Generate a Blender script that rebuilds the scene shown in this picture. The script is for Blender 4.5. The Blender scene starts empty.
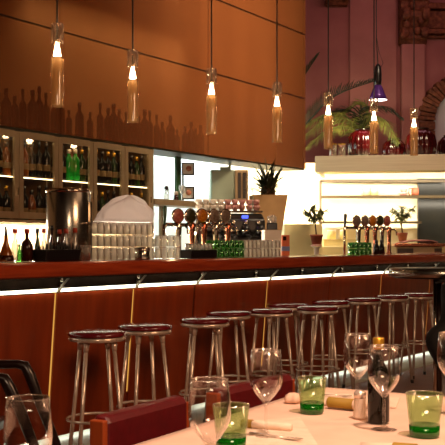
import bpy, math, random
from mathutils import Vector, Matrix
random.seed(7)
sc = bpy.context.scene
COL = sc.collection
PI = math.pi
# ------------------------------------------------------------------ camera
H = 1.28            # eye height
F = 1000.0          # focal length in pixels of a 445 px frame
HY = 244.0          # horizon row
cam = bpy.data.cameras.new('camera')
cam.sensor_width = 36; cam.lens = 36 * F / 445
cam.shift_y = (HY - 222.5) / 445
cam.clip_end = 100
camo = bpy.data.objects.new('camera', cam); COL.objects.link(camo)
camo.location = (0, 0, H); camo.rotation_euler = (PI / 2, 0, 0)
sc.camera = camo
cam.dof.use_dof = True; cam.dof.focus_distance = 7.5; cam.dof.aperture_fstop = 32
# ------------------------------------------------------------------ world, exposure
w = bpy.data.worlds.new('world'); sc.world = w; w.use_nodes = True
w.node_tree.nodes['Background'].inputs[0].default_value = (1.0, .50, .28, 1)
w.node_tree.nodes['Background'].inputs[1].default_value = .02
sc.view_settings.view_transform = 'Standard'; sc.view_settings.look = 'None'
sc.view_settings.gamma = 1; sc.view_settings.exposure = 0.0
sc.view_settings.use_curve_mapping = False
sc.cycles.transparent_max_bounces = 40
sc.cycles.caustics_reflective = False; sc.cycles.caustics_refractive = False
sc.cycles.sample_clamp_indirect = 4

def area(name, loc, target, sx, sy, power, color, spread=180):
    l = bpy.data.lights.new(name, 'AREA'); l.shape = 'RECTANGLE'; l.size = sx; l.size_y = sy
    l.energy = power; l.color = color; l.spread = math.radians(spread)
    o = bpy.data.objects.new(name, l); COL.objects.link(o); o.location = loc
    o.rotation_euler = (Vector(target) - Vector(loc)).to_track_quat('-Z', 'Y').to_euler()
    return o
def spot(name, loc, target, power, color, angle, blend=.6, r=.08):
    l = bpy.data.lights.new(name, 'SPOT'); l.energy = power; l.color = color
    l.spot_size = math.radians(angle); l.spot_blend = blend; l.shadow_soft_size = r
    o = bpy.data.objects.new(name, l); COL.objects.link(o); o.location = loc
    o.rotation_euler = (Vector(target) - Vector(loc)).to_track_quat('-Z', 'Y').to_euler()
    return o
WARM = (1, .62, .33); AMB = (1, .5, .2)
spot('table_spot', (.9, 1.6, 4.2), (.45, 2.9, .75), 760, (1, .66, .49), 42)
spot('table_spot', (-1.2, 2.2, 4.6), (.1, 3.0, .75), 90, (1, .6, .38), 38)
area('room_glow', (4.2, 5.0, 5.2), (-.8, 9.5, 2.6), 3, 2, 17, (1, .58, .34))
area('panel_glow', (2.6, 9.2, 5.7), (.3, 11.6, 3.0), 1.2, 1.2, 84, (1, .74, .48), 80)
area('front_glow', (2.6, 3.2, 2.9), (.6, 8.4, .5), 1.6, 1.0, 72, (1, .56, .30))
area('pink_wash', (3.0, 13.6, 5.6), (3.2, 16.8, 3.6), 3.5, .6, 26, (1, .44, .50))
for kt in (2.9, 5.2):
    kl = area('kitchen_light', (0, 0, 0), (0, 1, -1), 1.9, .4, 52, (.80, .97, .97)); kl.rotation_euler = (math.radians(28), 0, math.atan2(.8546, .5192))
    kl.location = (-1.796 + kt * .5192 - .95 * .8546, 8 + kt * .8546 + .95 * .5192, 2.7)
area('camera_side_fill', (.6, -.8, 2.7), (.5, 3.4, .8), 1.4, .6, 16, (1, .66, .42), 80)
area('niche_lower_fill', (2.6, 13.95, 1.86), (2.6, 14.3, 1.4), 3.4, .08, 30, (1, .88, .68))  # unseen fill added to brighten the lower part of the niche
bl = area('backsplash_light', (0, 0, 1.41), (0, 1, 1.1), 2.4, .08, 34, (1, .82, .55)); bl.rotation_euler = (math.radians(50), 0, math.atan2(.8546, .5192)); bl.location = (-1.796 + 1.0 * .5192 - .24 * .8546, 8 + 1.0 * .8546 + .24 * .5192, 1.42)
area('niche_light', (3.2, 13.75, 2.18), (3.2, 14.25, 1.5), 5.2, .12, 85, (1, .88, .68))
wl = area('glass_backlight_fill', (0, 0, 1.42), (0, 1, 1.1), 3.6, .1, 110, (1, .84, .6)); wl.rotation_euler = (math.radians(-55), 0, math.atan2(.8546, .5192)); wl.location = (-1.796 + 1.2 * .5192 - .0 * .8546, 8 + 1.2 * .8546, 1.43)  # unseen fill added to backlight the stacked glasses on the bar
area('niche_wall_light', (.9, 13.35, 2.15), (.9, 14.3, 1.6), .9, .12, 50, (1, .76, .46))

# ------------------------------------------------------------------ frames
class Frame:
    def __init__(s, ox, oy, tan):
        k = math.hypot(1, tan); s.ox, s.oy = ox, oy
        s.ux, s.uy = tan / k, 1 / k; s.nx, s.ny = -s.uy, s.ux
        s.rot = math.atan2(s.uy, s.ux)
    def xy(s, t, p): return (s.ox + t * s.ux + p * s.nx, s.oy + t * s.uy + p * s.ny)
    def t(s, px, p=0):
        q = (px - 222.5) / 1000
        return (q * (s.oy + p * s.ny) - (s.ox + p * s.nx)) / (s.ux - q * s.uy)
    def at(s, px, p=0): return s.xy(s.t(px, p), p)
BAR = Frame(-1.2, 5.4, .675)
WAL = Frame(-1.796, 8.0, .6075)
BT = 1.178
def X(px, D): return (px - 222.5) / 1000 * D
def Z(py, D): return H - (py - HY) * D / 1000
def W(px, py, D): return Vector((X(px, D), D, Z(py, D)))
def onz(px, py, z): D = 1000 * (H - z) / (py - HY); return Vector((X(px, D), D, z))

# ------------------------------------------------------------------ materials
MATS = {}
def rgb(r, g, b): 
    f = lambda c: ((c / 255 + .055) / 1.055) ** 2.4 if c > 10 else c / 255 / 12.92
    return (f(r), f(g), f(b), 1)
def mat(name, col, rough=.5, metal=0, emit=0, ecol=None, coat=0, noise=0, nscale=8, stretch=(1, 1, 1), col2=None, bump=0, spec=.5, wave=False):
    m = bpy.data.materials.new(name); m.use_nodes = True
    nt = m.node_tree; b = nt.nodes['Principled BSDF']
    b.inputs['Base Color'].default_value = col
    b.inputs['Roughness'].default_value = rough; b.inputs['Metallic'].default_value = metal
    b.inputs['Coat Weight'].default_value = coat; b.inputs['Coat Roughness'].default_value = .08
    b.inputs['Specular IOR Level'].default_value = spec
    if emit:
        b.inputs['Emission Color'].default_value = ecol or col; b.inputs['Emission Strength'].default_value = emit
    if noise or col2:
        tc = nt.nodes.new('ShaderNodeTexCoord'); mp = nt.nodes.new('ShaderNodeMapping')
        mp.inputs['Scale'].default_value = stretch
        nt.links.new(tc.outputs['Object'], mp.inputs[0])
        tx = nt.nodes.new('ShaderNodeTexNoise'); tx.inputs['Scale'].default_value = nscale; tx.inputs['Detail'].default_value = 6
        nt.links.new(mp.outputs[0], tx.inputs['Vector'])
        rp = nt.nodes.new('ShaderNodeValToRGB')
        c2 = col2 or tuple(c * (1 - noise) for c in col[:3]) + (1,)
        rp.color_ramp.elements[0].position = .3; rp.color_ramp.elements[1].position = .7
        rp.color_ramp.elements[0].color = c2; rp.color_ramp.elements[1].color = col
        nt.links.new(tx.outputs['Fac'], rp.inputs[0]); nt.links.new(rp.outputs[0], b.inputs['Base Color'])
        if bump:
            bp = nt.nodes.new('ShaderNodeBump'); bp.inputs['Strength'].default_value = bump; bp.inputs['Distance'].default_value = .01
            nt.links.new(tx.outputs['Fac'], bp.inputs['Height']); nt.links.new(bp.outputs[0], b.inputs['Normal'])
    MATS[name] = m; return m
def emis(name, col, s):
    m = bpy.data.materials.new(name); m.use_nodes = True; nt = m.node_tree
    nt.nodes.remove(nt.nodes['Principled BSDF']); e = nt.nodes.new('ShaderNodeEmission')
    e.inputs[0].default_value = col; e.inputs[1].default_value = s
    nt.links.new(e.outputs[0], nt.nodes['Material Output'].inputs[0]); MATS[name] = m; return m
def thin(name, tint, base=.06, edge=.7, body=0, bodycol=(1, 1, 1, 1), power=2.6, rough=.03):
    """thin-walled glass: straight-through transparency plus a Fresnel-like gloss and an optional milky body"""
    m = bpy.data.materials.new(name); m.use_nodes = True; nt = m.node_tree; N = nt.nodes.new; L = nt.links.new
    nt.nodes.remove(nt.nodes['Principled BSDF'])
    tr = N('ShaderNodeBsdfTransparent'); tr.inputs[0].default_value = tint
    gl = N('ShaderNodeBsdfGlossy'); gl.inputs['Roughness'].default_value = rough; gl.inputs[0].default_value = (1, 1, 1, 1)
    lw = N('ShaderNodeLayerWeight'); lw.inputs[0].default_value = .5
    pw = N('ShaderNodeMath'); pw.operation = 'POWER'; pw.inputs[1].default_value = power
    mr = N('ShaderNodeMapRange'); mr.inputs['To Min'].default_value = base; mr.inputs['To Max'].default_value = edge
    L(lw.outputs['Facing'], pw.inputs[0]); L(pw.outputs[0], mr.inputs['Value'])
    src = tr
    if body:
        df = N('ShaderNodeBsdfTranslucent'); df.inputs[0].default_value = bodycol
        d2 = N('ShaderNodeBsdfDiffuse'); d2.inputs[0].default_value = bodycol
        a = N('ShaderNodeMixShader'); a.inputs[0].default_value = .5; L(df.outputs[0], a.inputs[1]); L(d2.outputs[0], a.inputs[2])
        c = N('ShaderNodeMixShader'); c.inputs[0].default_value = body; L(tr.outputs[0], c.inputs[1]); L(a.outputs[0], c.inputs[2]); src = c
    mx = N('ShaderNodeMixShader'); L(mr.outputs[0], mx.inputs[0]); L(src.outputs[0], mx.inputs[1]); L(gl.outputs[0], mx.inputs[2])
    L(mx.outputs[0], nt.nodes['Material Output'].inputs[0]); MATS[name] = m; return m

M = MATS
mat('panel_wood', rgb(150, 60, 24), .3, coat=.2, col2=rgb(116, 42, 16), noise=.4, nscale=4, stretch=(3, 3, .3))
mat('counter_wood', rgb(178, 72, 34), .22, coat=.5, col2=rgb(140, 48, 22), nscale=6, stretch=(.5, 6, 6))
mat('brass', rgb(200, 150, 60), .3, 1)
mat('dark_brass', rgb(74, 58, 30), .5, .3, col2=rgb(60, 46, 24), nscale=8)  # shade of the unlit rack edges put into a darker brass colour
mat('steel', rgb(190, 184, 172), .22, 1, col2=rgb(165, 160, 150), nscale=20, stretch=(1, 1, .2))
mat('brushed_steel', rgb(214, 208, 186), .42, .5, col2=rgb(198, 190, 168), nscale=14, stretch=(.1, 1, 4))
mat('chrome', rgb(205, 195, 180), .12, 1)
mat('stool_metal', rgb(238, 220, 204), .22, .55, col2=rgb(214, 194, 176), nscale=30)
mat('copper', rgb(176, 110, 84), .22, 1)
mat('maroon_vinyl', rgb(112, 22, 30), .2, coat=.6, col2=rgb(96, 16, 24), nscale=14)
mat('red_leather', rgb(84, 6, 12), .42, coat=.08, col2=rgb(70, 5, 9), nscale=25, bump=.1)
mat('orange_wood', rgb(150, 64, 24), .4, col2=rgb(120, 46, 16), nscale=8, stretch=(4, 4, .6))
mat('dark_wood', rgb(34, 14, 9), .28, coat=.3, col2=rgb(24, 9, 6), nscale=8)
mat('black_rubber', rgb(18, 17, 17), .6, col2=rgb(12, 11, 11), nscale=20)
mat('black_plastic', rgb(22, 20, 24), .3, col2=rgb(16, 14, 18), nscale=20)
mat('black_cloth', rgb(12, 10, 11), .85, col2=rgb(8, 7, 8), nscale=40, bump=.3)
mat('dark_core', rgb(40, 22, 15), .35, col2=rgb(30, 16, 10), nscale=8)
mat('dark_matte', rgb(84, 62, 46), .7, spec=.3, col2=rgb(56, 40, 30), nscale=8)
mat('dark_soffit', rgb(52, 48, 28), .5, col2=rgb(44, 40, 24), nscale=8)
mat('kick_metal', rgb(205, 205, 190), .35, .3, col2=rgb(188, 188, 172), nscale=6, stretch=(.3, 1, 1))
mat('cabinet_frame', rgb(172, 150, 116), .38, .35, col2=rgb(158, 136, 104), nscale=16, stretch=(1, 1, .3))
mat('cabinet_inside', rgb(120, 84, 50), .5, col2=rgb(105, 72, 42), nscale=8)
mat('white_tile', rgb(232, 238, 236), .35, col2=rgb(222, 230, 230), nscale=3)
mat('cream_wall', rgb(240, 226, 192), .6, col2=rgb(232, 216, 180), nscale=4)
mat('backsplash', rgb(225, 205, 170), .5, col2=rgb(215, 194, 158), nscale=4)
mat('cream_paint', rgb(214, 196, 140), .5, col2=rgb(204, 186, 130), nscale=6)
mat('pink_plaster', rgb(172, 112, 104), .85, col2=rgb(150, 92, 86), nscale=1.6, bump=.05)
mat('pale_plaster', rgb(186, 128, 116), .85, col2=rgb(168, 112, 102), nscale=2.2, bump=.05)
mat('stone_ornament', rgb(150, 92, 56), .8, col2=rgb(82, 44, 26), nscale=16, bump=1)
mat('floor_stone', rgb(150, 104, 84), .4, col2=rgb(126, 84, 66), nscale=3)
mat('ceiling_paint', rgb(90, 60, 50), .9, col2=rgb(80, 52, 44), nscale=2)
mat('white_cloth', rgb(226, 190, 166), .85, col2=rgb(216, 178, 154), nscale=9, bump=.15)
mat('napkin_cloth', rgb(232, 206, 182), .9, col2=rgb(216, 188, 162), nscale=22, bump=.3)
mat('mustard_paper', rgb(156, 122, 30), .7, col2=rgb(138, 106, 24), nscale=20)
mat('terracotta', rgb(150, 78, 48), .7, col2=rgb(128, 62, 38), nscale=14)
mat('pot_stone', rgb(176, 138, 92), .7, col2=rgb(158, 120, 78), nscale=6)
mat('leaf', rgb(122, 124, 62), .5, col2=rgb(66, 78, 34), nscale=14)
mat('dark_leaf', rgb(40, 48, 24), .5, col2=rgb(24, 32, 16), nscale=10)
mat('palm_leaf_lit', rgb(138, 138, 60), .5, col2=rgb(80, 88, 38), nscale=6)
mat('bark', rgb(92, 64, 38), .8, col2=rgb(60, 42, 26), nscale=30, bump=.5)
mat('red_gloss', rgb(92, 14, 16), .16, coat=.7, col2=rgb(44, 6, 8), nscale=5)
mat('black_stone', rgb(30, 28, 22), .3, spec=.25, col2=rgb(12, 13, 12), nscale=2.4)
mat('dark_bottle', rgb(20, 16, 9), .08, spec=.35, col2=rgb(18, 16, 10), nscale=8)
mat('green_bottle', rgb(40, 66, 22), .1, col2=rgb(28, 50, 16), nscale=8)
mat('bright_green_bottle', rgb(30, 190, 60), .1, col2=rgb(20, 160, 50), nscale=8)  # bright base colour stands in for light glowing through the bottle
mat('amber_bottle', rgb(150, 78, 22), .1, col2=rgb(120, 60, 16), nscale=8)
mat('brown_liquid', rgb(60, 24, 10), .12, col2=rgb(46, 18, 8), nscale=8)
mat('label_paper', rgb(160, 132, 88), .7, col2=rgb(140, 112, 72), nscale=30)
mat('foil_gold', rgb(212, 160, 52), .3, .7, col2=rgb(190, 138, 40), nscale=20)
mat('foil_red', rgb(176, 60, 36), .4, col2=rgb(150, 44, 28), nscale=20)
mat('white_glaze', rgb(232, 222, 210), .3, col2=rgb(222, 210, 196), nscale=10)
mat('pink_glaze', rgb(206, 150, 140), .35, col2=rgb(180, 120, 112), nscale=30)
mat('badge_pink', rgb(196, 120, 100), .3, col2=rgb(140, 60, 56), nscale=60)
mat('badge_dark', rgb(70, 66, 34), .3, col2=rgb(36, 40, 24), nscale=60)
mat('badge_orange', rgb(216, 140, 40), .3, col2=rgb(160, 80, 26), nscale=60)
mat('badge_grey', rgb(140, 120, 104), .3, col2=rgb(96, 80, 72), nscale=60)
mat('green_handle', rgb(50, 84, 52), .3, col2=rgb(40, 70, 44), nscale=20)
mat('white_card', rgb(238, 234, 224), .6, col2=rgb(228, 224, 212), nscale=10)
mat('orange_card', rgb(214, 112, 66), .6, col2=rgb(200, 98, 56), nscale=10)
mat('blue_card', rgb(120, 140, 190), .6, col2=rgb(110, 130, 180), nscale=10)
mat('blotch_art', rgb(226, 160, 120), .6, col2=rgb(130, 50, 50), nscale=24)
mat('pink_cloth', rgb(214, 140, 134), .8, col2=rgb(196, 118, 114), nscale=16, bump=.3)
mat('pale_linen', rgb(244, 234, 236), .85, col2=rgb(228, 214, 218), nscale=12, bump=.25)
mat('grey_green_steel', rgb(150, 160, 140), .5, .2, col2=rgb(140, 150, 130), nscale=4)
mat('purple_enamel', rgb(96, 60, 150), .25, .3, col2=rgb(80, 40, 120), nscale=20)
thin('salt_glass', (.95, .85, .75, 1), .04, .3, body=.85, bodycol=(.98, .84, .70, 1))
mat('salt', rgb(232, 206, 176), .6, col2=rgb(222, 192, 160), nscale=60)
emis('strip_emit', (1, .90, .66, 1), 5.5)
emis('kick_emit', (.95, 1, .86, 1), 6)
emis('slit_emit', (1, .48, .09, 1), .75)
emis('cab_emit', (1, .76, .42, 1), 7)
emis('bulb_emit', (1, .72, .42, 1), 16)
emis('spot_emit', (1, .92, .85, 1), 8)
emis('blue_led', (.08, .12, 1, 1), 2.2)
emis('splash_emit', (1, .78, .45, 1), 10)
thin('clear_glass', (.97, .97, .96, 1), .05, .55)
thin('wine_glass_clear', (.985, .975, .965, 1), .04, .95, power=1.9)
thin('rim_glass', (.9, .85, .8, 1), .3, .9, body=.35, bodycol=(1, .85, .7, 1), power=1)  # milky body stands in for bright reflections along glass rims
thin('bar_glass', (.94, .93, .89, 1), .10, .7, body=.30, bodycol=(1, .97, .92, 1), power=1.1)
thin('green_glass_tint', (.82, .91, .74, 1), .06, .6, body=.07, bodycol=rgb(170, 205, 110))
thin('green_glass_base', (.05, .42, .06, 1), .06, .4, body=.35, bodycol=rgb(30, 140, 30))
thin('stack_green', (.3, .75, .3, 1), .08, .7, body=.35, bodycol=rgb(40, 170, 50), power=1.6)
thin('door_glass', (.93, .92, .88, 1), .05, .5)
thin('pendant_clear', (.95, .9, .84, 1), .06, .8, body=.05, bodycol=(1, .8, .6, 1), power=1.6)
thin('pendant_frost', (.9, .78, .6, 1), .05, .5, body=.3, bodycol=rgb(250, 216, 170))
thin('sheer_linen', (.95, .9, .92, 1), .02, .1, body=.8, bodycol=(.95, .9, .92, 1))
thin('amber_liquid', (.9, .42, .08, 1), .06, .5, body=.4, bodycol=rgb(220, 130, 40))
def panel_material():
    """lacquered copper-brown glass panel, slightly see-through"""
    m = bpy.data.materials.new('lacquer_panel'); m.use_nodes = True; nt = m.node_tree; b = nt.nodes['Principled BSDF']
    tc = nt.nodes.new('ShaderNodeTexCoord'); mp = nt.nodes.new('ShaderNodeMapping'); mp.inputs['Scale'].default_value = (1.2, 1, .12)
    nt.links.new(tc.outputs['Object'], mp.inputs[0])
    tx = nt.nodes.new('ShaderNodeTexNoise'); tx.inputs['Scale'].default_value = 2.2; nt.links.new(mp.outputs[0], tx.inputs['Vector'])
    rp = nt.nodes.new('ShaderNodeValToRGB'); rp.color_ramp.elements[0].color = rgb(120, 68, 38); rp.color_ramp.elements[1].color = rgb(156, 96, 56)
    nt.links.new(tx.outputs['Fac'], rp.inputs[0]); nt.links.new(rp.outputs[0], b.inputs['Base Color'])
    b.inputs['Roughness'].default_value = .42; b.inputs['Metallic'].default_value = .1; b.inputs['Specular IOR Level'].default_value = .3
    tr = nt.nodes.new('ShaderNodeBsdfTransparent'); tr.inputs[0].default_value = (.92, .74, .56, 1)
    mx = nt.nodes.new('ShaderNodeMixShader'); mx.inputs[0].default_value = .5
    nt.links.new(b.outputs[0], mx.inputs[1]); nt.links.new(tr.outputs[0], mx.inputs[2])
    nt.links.new(mx.outputs[0], nt.nodes['Material Output'].inputs[0]); MATS['lacquer_panel'] = m
panel_material()

# ------------------------------------------------------------------ mesh builder
class MB:
    def __init__(s): s.v = []; s.f = []; s.sm = []
    def add(s, vs, fs, smooth=False):
        o = len(s.v); s.v += [tuple(v) for v in vs]; s.f += [tuple(i + o for i in f) for f in fs]; s.sm += [smooth] * len(fs); return s
    def box(s, c, d, rz=0, rx=0, ry=0):
        R = Matrix.Rotation(rz, 3, 'Z') @ Matrix.Rotation(ry, 3, 'Y') @ Matrix.Rotation(rx, 3, 'X'); c = Vector(c)
        vs = [c + R @ Vector((x * d[0] / 2, y * d[1] / 2, z * d[2] / 2)) for z in (-1, 1) for y in (-1, 1) for x in (-1, 1)]
        return s.add(vs, [(0, 2, 3, 1), (4, 5, 7, 6), (0, 1, 5, 4), (2, 6, 7, 3), (0, 4, 6, 2), (1, 3, 7, 5)])
    def lathe(s, prof, n=24, c=(0, 0, 0), axis=None, smooth=True, sx=1, sy=1, ribs=0, rib=0):
        c = Vector(c); Q = Vector(axis).to_track_quat('Z', 'Y').to_matrix() if axis else Matrix.Identity(3)
        vs = []; fs = []
        for (r, z) in prof:
            for k in range(n):
                a = 2 * PI * k / n; rr = r * (1 + rib * math.cos(ribs * a))
                vs.append(c + Q @ Vector((rr * math.cos(a) * sx, rr * math.sin(a) * sy, z)))
        for i in range(len(prof) - 1):
            for k in range(n):
                k2 = (k + 1) % n; fs.append((i * n + k, i * n + k2, (i + 1) * n + k2, (i + 1) * n + k))
        s.add(vs, fs, smooth)
        if prof[0][0] > 1e-4: s.add(vs[:n], [tuple(range(n - 1, -1, -1))])if s_cap(prof, 0) else None
        if prof[-1][0] > 1e-4: s.add(vs[-n:], [tuple(range(n))]) if s_cap(prof, -1) else None
        return s
    def cyl(s, p0, p1, r0, r1=None, n=14):
        p0 = Vector(p0); p1 = Vector(p1); r1 = r0 if r1 is None else r1
        L_ = (p1 - p0).length
        return s.lathe([(0, 0), (r0, 0), (r1, L_), (0, L_)], n, p0, (p1 - p0), smooth=True)
    def tube(s, pts, r, n=10, closed=False, sq=1):
        pts = [Vector(p) for p in pts]; m = len(pts); vs = []; fs = []; up = Vector((0, 0, 1)); prev = None
        for i, p in enumerate(pts):
            if closed: d = pts[(i + 1) % m] - pts[i - 1]
            else: d = pts[min(i + 1, m - 1)] - pts[max(i - 1, 0)]
            d.normalize()
            a = d.cross(up)
            if a.length < .05: a = prev.copy() if prev else d.cross(Vector((0, 1, 0)))
            a.normalize(); prev = a; b = a.cross(d)
            rr = r[i] if isinstance(r, (list, tuple)) else r
            for k in range(n):
                t = 2 * PI * k / n; vs.append(p + a * math.cos(t) * rr + b * math.sin(t) * rr * sq)
        R = m if closed else m - 1
        for i in range(R):
            j = (i + 1) % m
            for k in range(n):
                k2 = (k + 1) % n; fs.append((i * n + k, i * n + k2, j * n + k2, j * n + k))
        if not closed: fs += [tuple(range(n - 1, -1, -1)), tuple((m - 1) * n + k for k in range(n))]
        return s.add(vs, fs, True)
    def ring(s, c, R, r, n=40, m=8): 
        c = Vector(c); return s.tube([c + Vector((R * math.cos(2 * PI * k / n), R * math.sin(2 * PI * k / n), 0)) for k in range(n)], r, m, True)
    def extr(s, prof, x0, x1, smooth=False, slices=1):
        """profile of (y, z) points extruded along x"""
        n = len(prof); vs = []; fs = []
        for i in range(slices + 1):
            x = x0 + (x1 - x0) * i / slices; vs += [(x, y, z) for y, z in prof]
        for i in range(slices):
            for k in range(n):
                k2 = (k + 1) % n; fs.append((i * n + k, (i + 1) * n + k, (i + 1) * n + k2, i * n + k2))
        s.add(vs, fs, smooth)
        return s.add(vs[:n] + vs[-n:], [tuple(range(n)), tuple(range(2 * n - 1, n - 1, -1))])
    def poly(s, pts, y0, y1):
        """outline of (x, z) points given thickness along y"""
        n = len(pts); vs = [(x, y0, z) for x, z in pts] + [(x, y1, z) for x, z in pts]
        fs = [tuple(range(n)), tuple(range(2 * n - 1, n - 1, -1))] + [(k, k + n, (k + 1) % n + n, (k + 1) % n) for k in range(n)]
        return s.add(vs, fs)
    def build(s, name, m, parent=None, bevel=0, seg=2, subd=0):
        me = bpy.data.meshes.new(name); me.from_pydata(s.v, [], s.f)
        me.polygons.foreach_set('use_smooth', s.sm); me.update()
        import bmesh
        bm = bmesh.new(); bm.from_mesh(me); bmesh.ops.remove_doubles(bm, verts=bm.verts, dist=1e-6); bmesh.ops.recalc_face_normals(bm, faces=bm.faces); bm.to_mesh(me); bm.free()
        o = bpy.data.objects.new(name, me); COL.objects.link(o)
        me.materials.append(MATS[m])
        if parent: o.parent = parent
        if bevel:
            b = o.modifiers.new('bevel', 'BEVEL'); b.width = bevel; b.segments = seg; b.limit_method = 'ANGLE'; b.angle_limit = math.radians(40)
        if subd:
            b = o.modifiers.new('subd', 'SUBSURF'); b.levels = subd; b.render_levels = subd
        return o
def s_cap(prof, i): return False     # lathes are closed by giving an r=0 point
def tag(o, label=None, cat=None, group=None, kind=None):
    if label: o['label'] = label
    if cat: o['category'] = cat
    if group: o['group'] = group
    if kind: o['kind'] = kind
    return o
def thing(name, label, cat, loc=(0, 0, 0), rz=0, group=None):
    o = bpy.data.objects.new(name, None); COL.objects.link(o); o.location = loc; o.rotation_euler = (0, 0, rz); o.empty_display_size = .1
    return tag(o, label, cat, group)
def copy_tree(o, parent=None):
    c = o.copy(); COL.objects.link(c)
    if parent: c.parent = parent
    for ch in list(o.children): copy_tree(ch, c)
    return c
def struct(name, mb, m, rot=None, **k):
    o = mb.build(name, m, **k); o['kind'] = 'structure'
    if rot: place(o, *rot)
    return o
def place(o, frame, t=0, p=0, z=0, dr=0):
    x, y = frame.xy(t, p); o.location = (x, y, z); o.rotation_euler = (0, 0, frame.rot + dr); return o

# ================================================================== SETTING
struct('floor', MB().box((2, 8, -.05), (16, 22, .1)), 'floor_stone')
struct('ceiling', MB().box((2, 8, 6.25), (16, 22, .1)), 'ceiling_paint')
# wall behind the bottles at the left and its lit backsplash
tend = WAL.t(151) + .02
struct('wall_left', MB().box((-2.0 + tend / 2, .42, 3.1), (tend + 4.0, .06, 6.2)), 'backsplash', rot=(WAL,))
# side cheek at the end of the cabinets
struct('wall_partition', MB().box((tend + .03, .2, 1.11), (.05, .36, 2.22)), 'cabinet_frame', rot=(WAL,))
# soffit board under the tall panels
pend_t = (12.68 - 8) / .8546
struct('trim_1', MB().box(((pend_t - 3) / 2, .2, 2.225), (pend_t + 3, .38, .02)).box((pend_t - .02, .2, 4.2), (.03, .38, 3.96)), 'dark_soffit', rot=(WAL,))
struct('wall_cavity', MB().box(((pend_t + tend) / 2, .42, 4.2), (pend_t - tend, .04, 3.96)), 'backsplash', rot=(WAL,))
# tall lacquered panels
seams = [-3.0, WAL.t(60) - (WAL.t(208) - WAL.t(60)), WAL.t(60), WAL.t(208), pend_t]
rows = [2.225, 3.12, 3.93, 4.74, 5.55, 6.19]
names = ['dark end', 'bottle-shadowed', 'bottle-shadowed', 'pale orange']
pos = ['far left beyond the first seam', 'left of the first upright seam', 'between the two upright seams', 'at the right-hand end']
rown = ['in the lowest row', 'in the second row up', 'in the third row up', 'in the fourth row up', 'under the ceiling']
for i in range(1, 4):
    for j in range(4 if i else 5):
        a, b = seams[i], seams[i + 1]; z0, z1 = rows[j], rows[j + 1]
        o = MB().box(((a + b) / 2, .0, (z0 + z1) / 2), (b - a - .012, .02, z1 - z0 - .016)).build('wall_panel', 'lacquer_panel', bevel=.002)
        tag(o, 'glossy copper-brown wall panel ' + rown[j] + ', ' + pos[i], 'panel', 'lacquered panels above the bottle cabinets'); place(o, WAL)
for j in range(1, 4):
    z = rows[j]
    struct('trim_%d' % (j + 1), MB().box(((pend_t + seams[1]) / 2, -.0, z), (pend_t - seams[1], .014, .012)), 'steel', rot=(WAL,))
# unseen area light added inside the cavity to backlight the bottles
x, y = WAL.xy(2.0, .2)
lc = bpy.data.lights.new('cavity_light', 'AREA'); lc.shape = 'RECTANGLE'; lc.size = 2.6; lc.size_y = .2; lc.spread = math.radians(80); lc.energy = 19; lc.color = (1, .62, .36)
lo = bpy.data.objects.new('cavity_light', lc); COL.objects.link(lo); lo.location = (x, y, 3.7); lo.rotation_euler = (0, math.radians(0), WAL.rot)
# kitchen behind the pass
struct('wall_kitchen', MB().box((2.2, 1.5, 1.5), (9, .06, 3.0)), 'white_tile', rot=(WAL,))
struct('wall_kitchen_side', MB().box((.35, .95, 1.5), (.06, 1.0, 3.0)), 'white_tile', rot=(WAL,))
# lit recess wall behind the right-hand bar
struct('wall_niche', MB().box((3.6, 14.34, 1.22), (6.6, .08, 2.44)), 'cream_wall')
# pink church-like wall beyond
struct('wall_back', MB().box((3.4, 16.85, 3.1), (13, .1, 6.2)), 'pink_plaster')
D = 16.8
def fr(x0, x1, y0, y1, d0, d1, D=16.8):
    mb = MB(); mb.box(((X(x0, D) + X(x1, D)) / 2, (d0 + d1) / 2, (Z(y0, D) + Z(y1, D)) / 2), (X(x1, D) - X(x0, D), d1 - d0, Z(y0, D) - Z(y1, D))); return mb
struct('trim_5', fr(349, 396, -60, 200, 16.72, 16.8), 'pale_plaster', bevel=.02)
struct('trim_6', fr(400, 424, 44, 200, 16.66, 16.8), 'pale_plaster', bevel=.03)
# corbels / capitals: stacked scrolls
def capital(name, x0, x1, y0, y1):
    mb = MB(); wd = X(x1, D) - X(x0, D); cx = (X(x0, D) + X(x1, D)) / 2; z1 = Z(y0, D); z0 = Z(y1, D); h = z1 - z0
    prof = [(16.8, z0), (16.66, z0), (16.62, z0 + .06 * h), (16.58, z0 + .1 * h), (16.6, z0 + .3 * h), (16.5, z0 + .42 * h), (16.42, z0 + .5 * h), (16.44, z0 + .6 * h), (16.52, z0 + .66 * h), (16.5, z0 + .8 * h), (16.36, z0 + .9 * h), (16.34, z1), (16.8, z1)]
    mb.extr(prof, cx - wd / 2, cx + wd / 2)
    for k in range(9):
        a = k / 8; mb.lathe([(0, -.07), (.06, -.04), (.075, 0), (.06, .04), (0, .07)], 10, (cx - wd * .42 + wd * .84 * ((k * 5) % 9) / 8, 16.5 + .06 * math.sin(k * 2), z0 + h * (.15 + .75 * a)), axis=(1, 0, .2))
    for sgn in (-1, 1):
        mb.lathe([(0, -.06), (.1, -.06), (.12, 0), (.1, .06), (0, .06)], 16, (cx + sgn * wd * .36, 16.42, z0 + h * .55), axis=(1, 0, 0))
        mb.lathe([(0, -.06), (.07, -.06), (.09, 0), (.07, .06), (0, .06)], 16, (cx + sgn * wd * .36, 16.5, z0 + h * .2), axis=(1, 0, 0))
    return struct(name, mb, 'stone_ornament', bevel=.012)
capital('trim_7', 398, 425, -4, 46)
capital('trim_8', 325, 347, -30, 7)
# cornice mouldings to the right of the pilaster
mb = MB()
for (ya, yb, d) in ((6, 12, .26), (12, 30, .12), (31, 36, .2), (36, 39, .1)):
    mb.box(((X(424, D) + X(520, D)) / 2, 16.8 - d / 2, (Z(ya, D) + Z(yb, D)) / 2), (X(520, D) - X(424, D), d, Z(ya, D) - Z(yb, D)))
struct('trim_9', mb, 'stone_ornament', bevel=.02)
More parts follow.
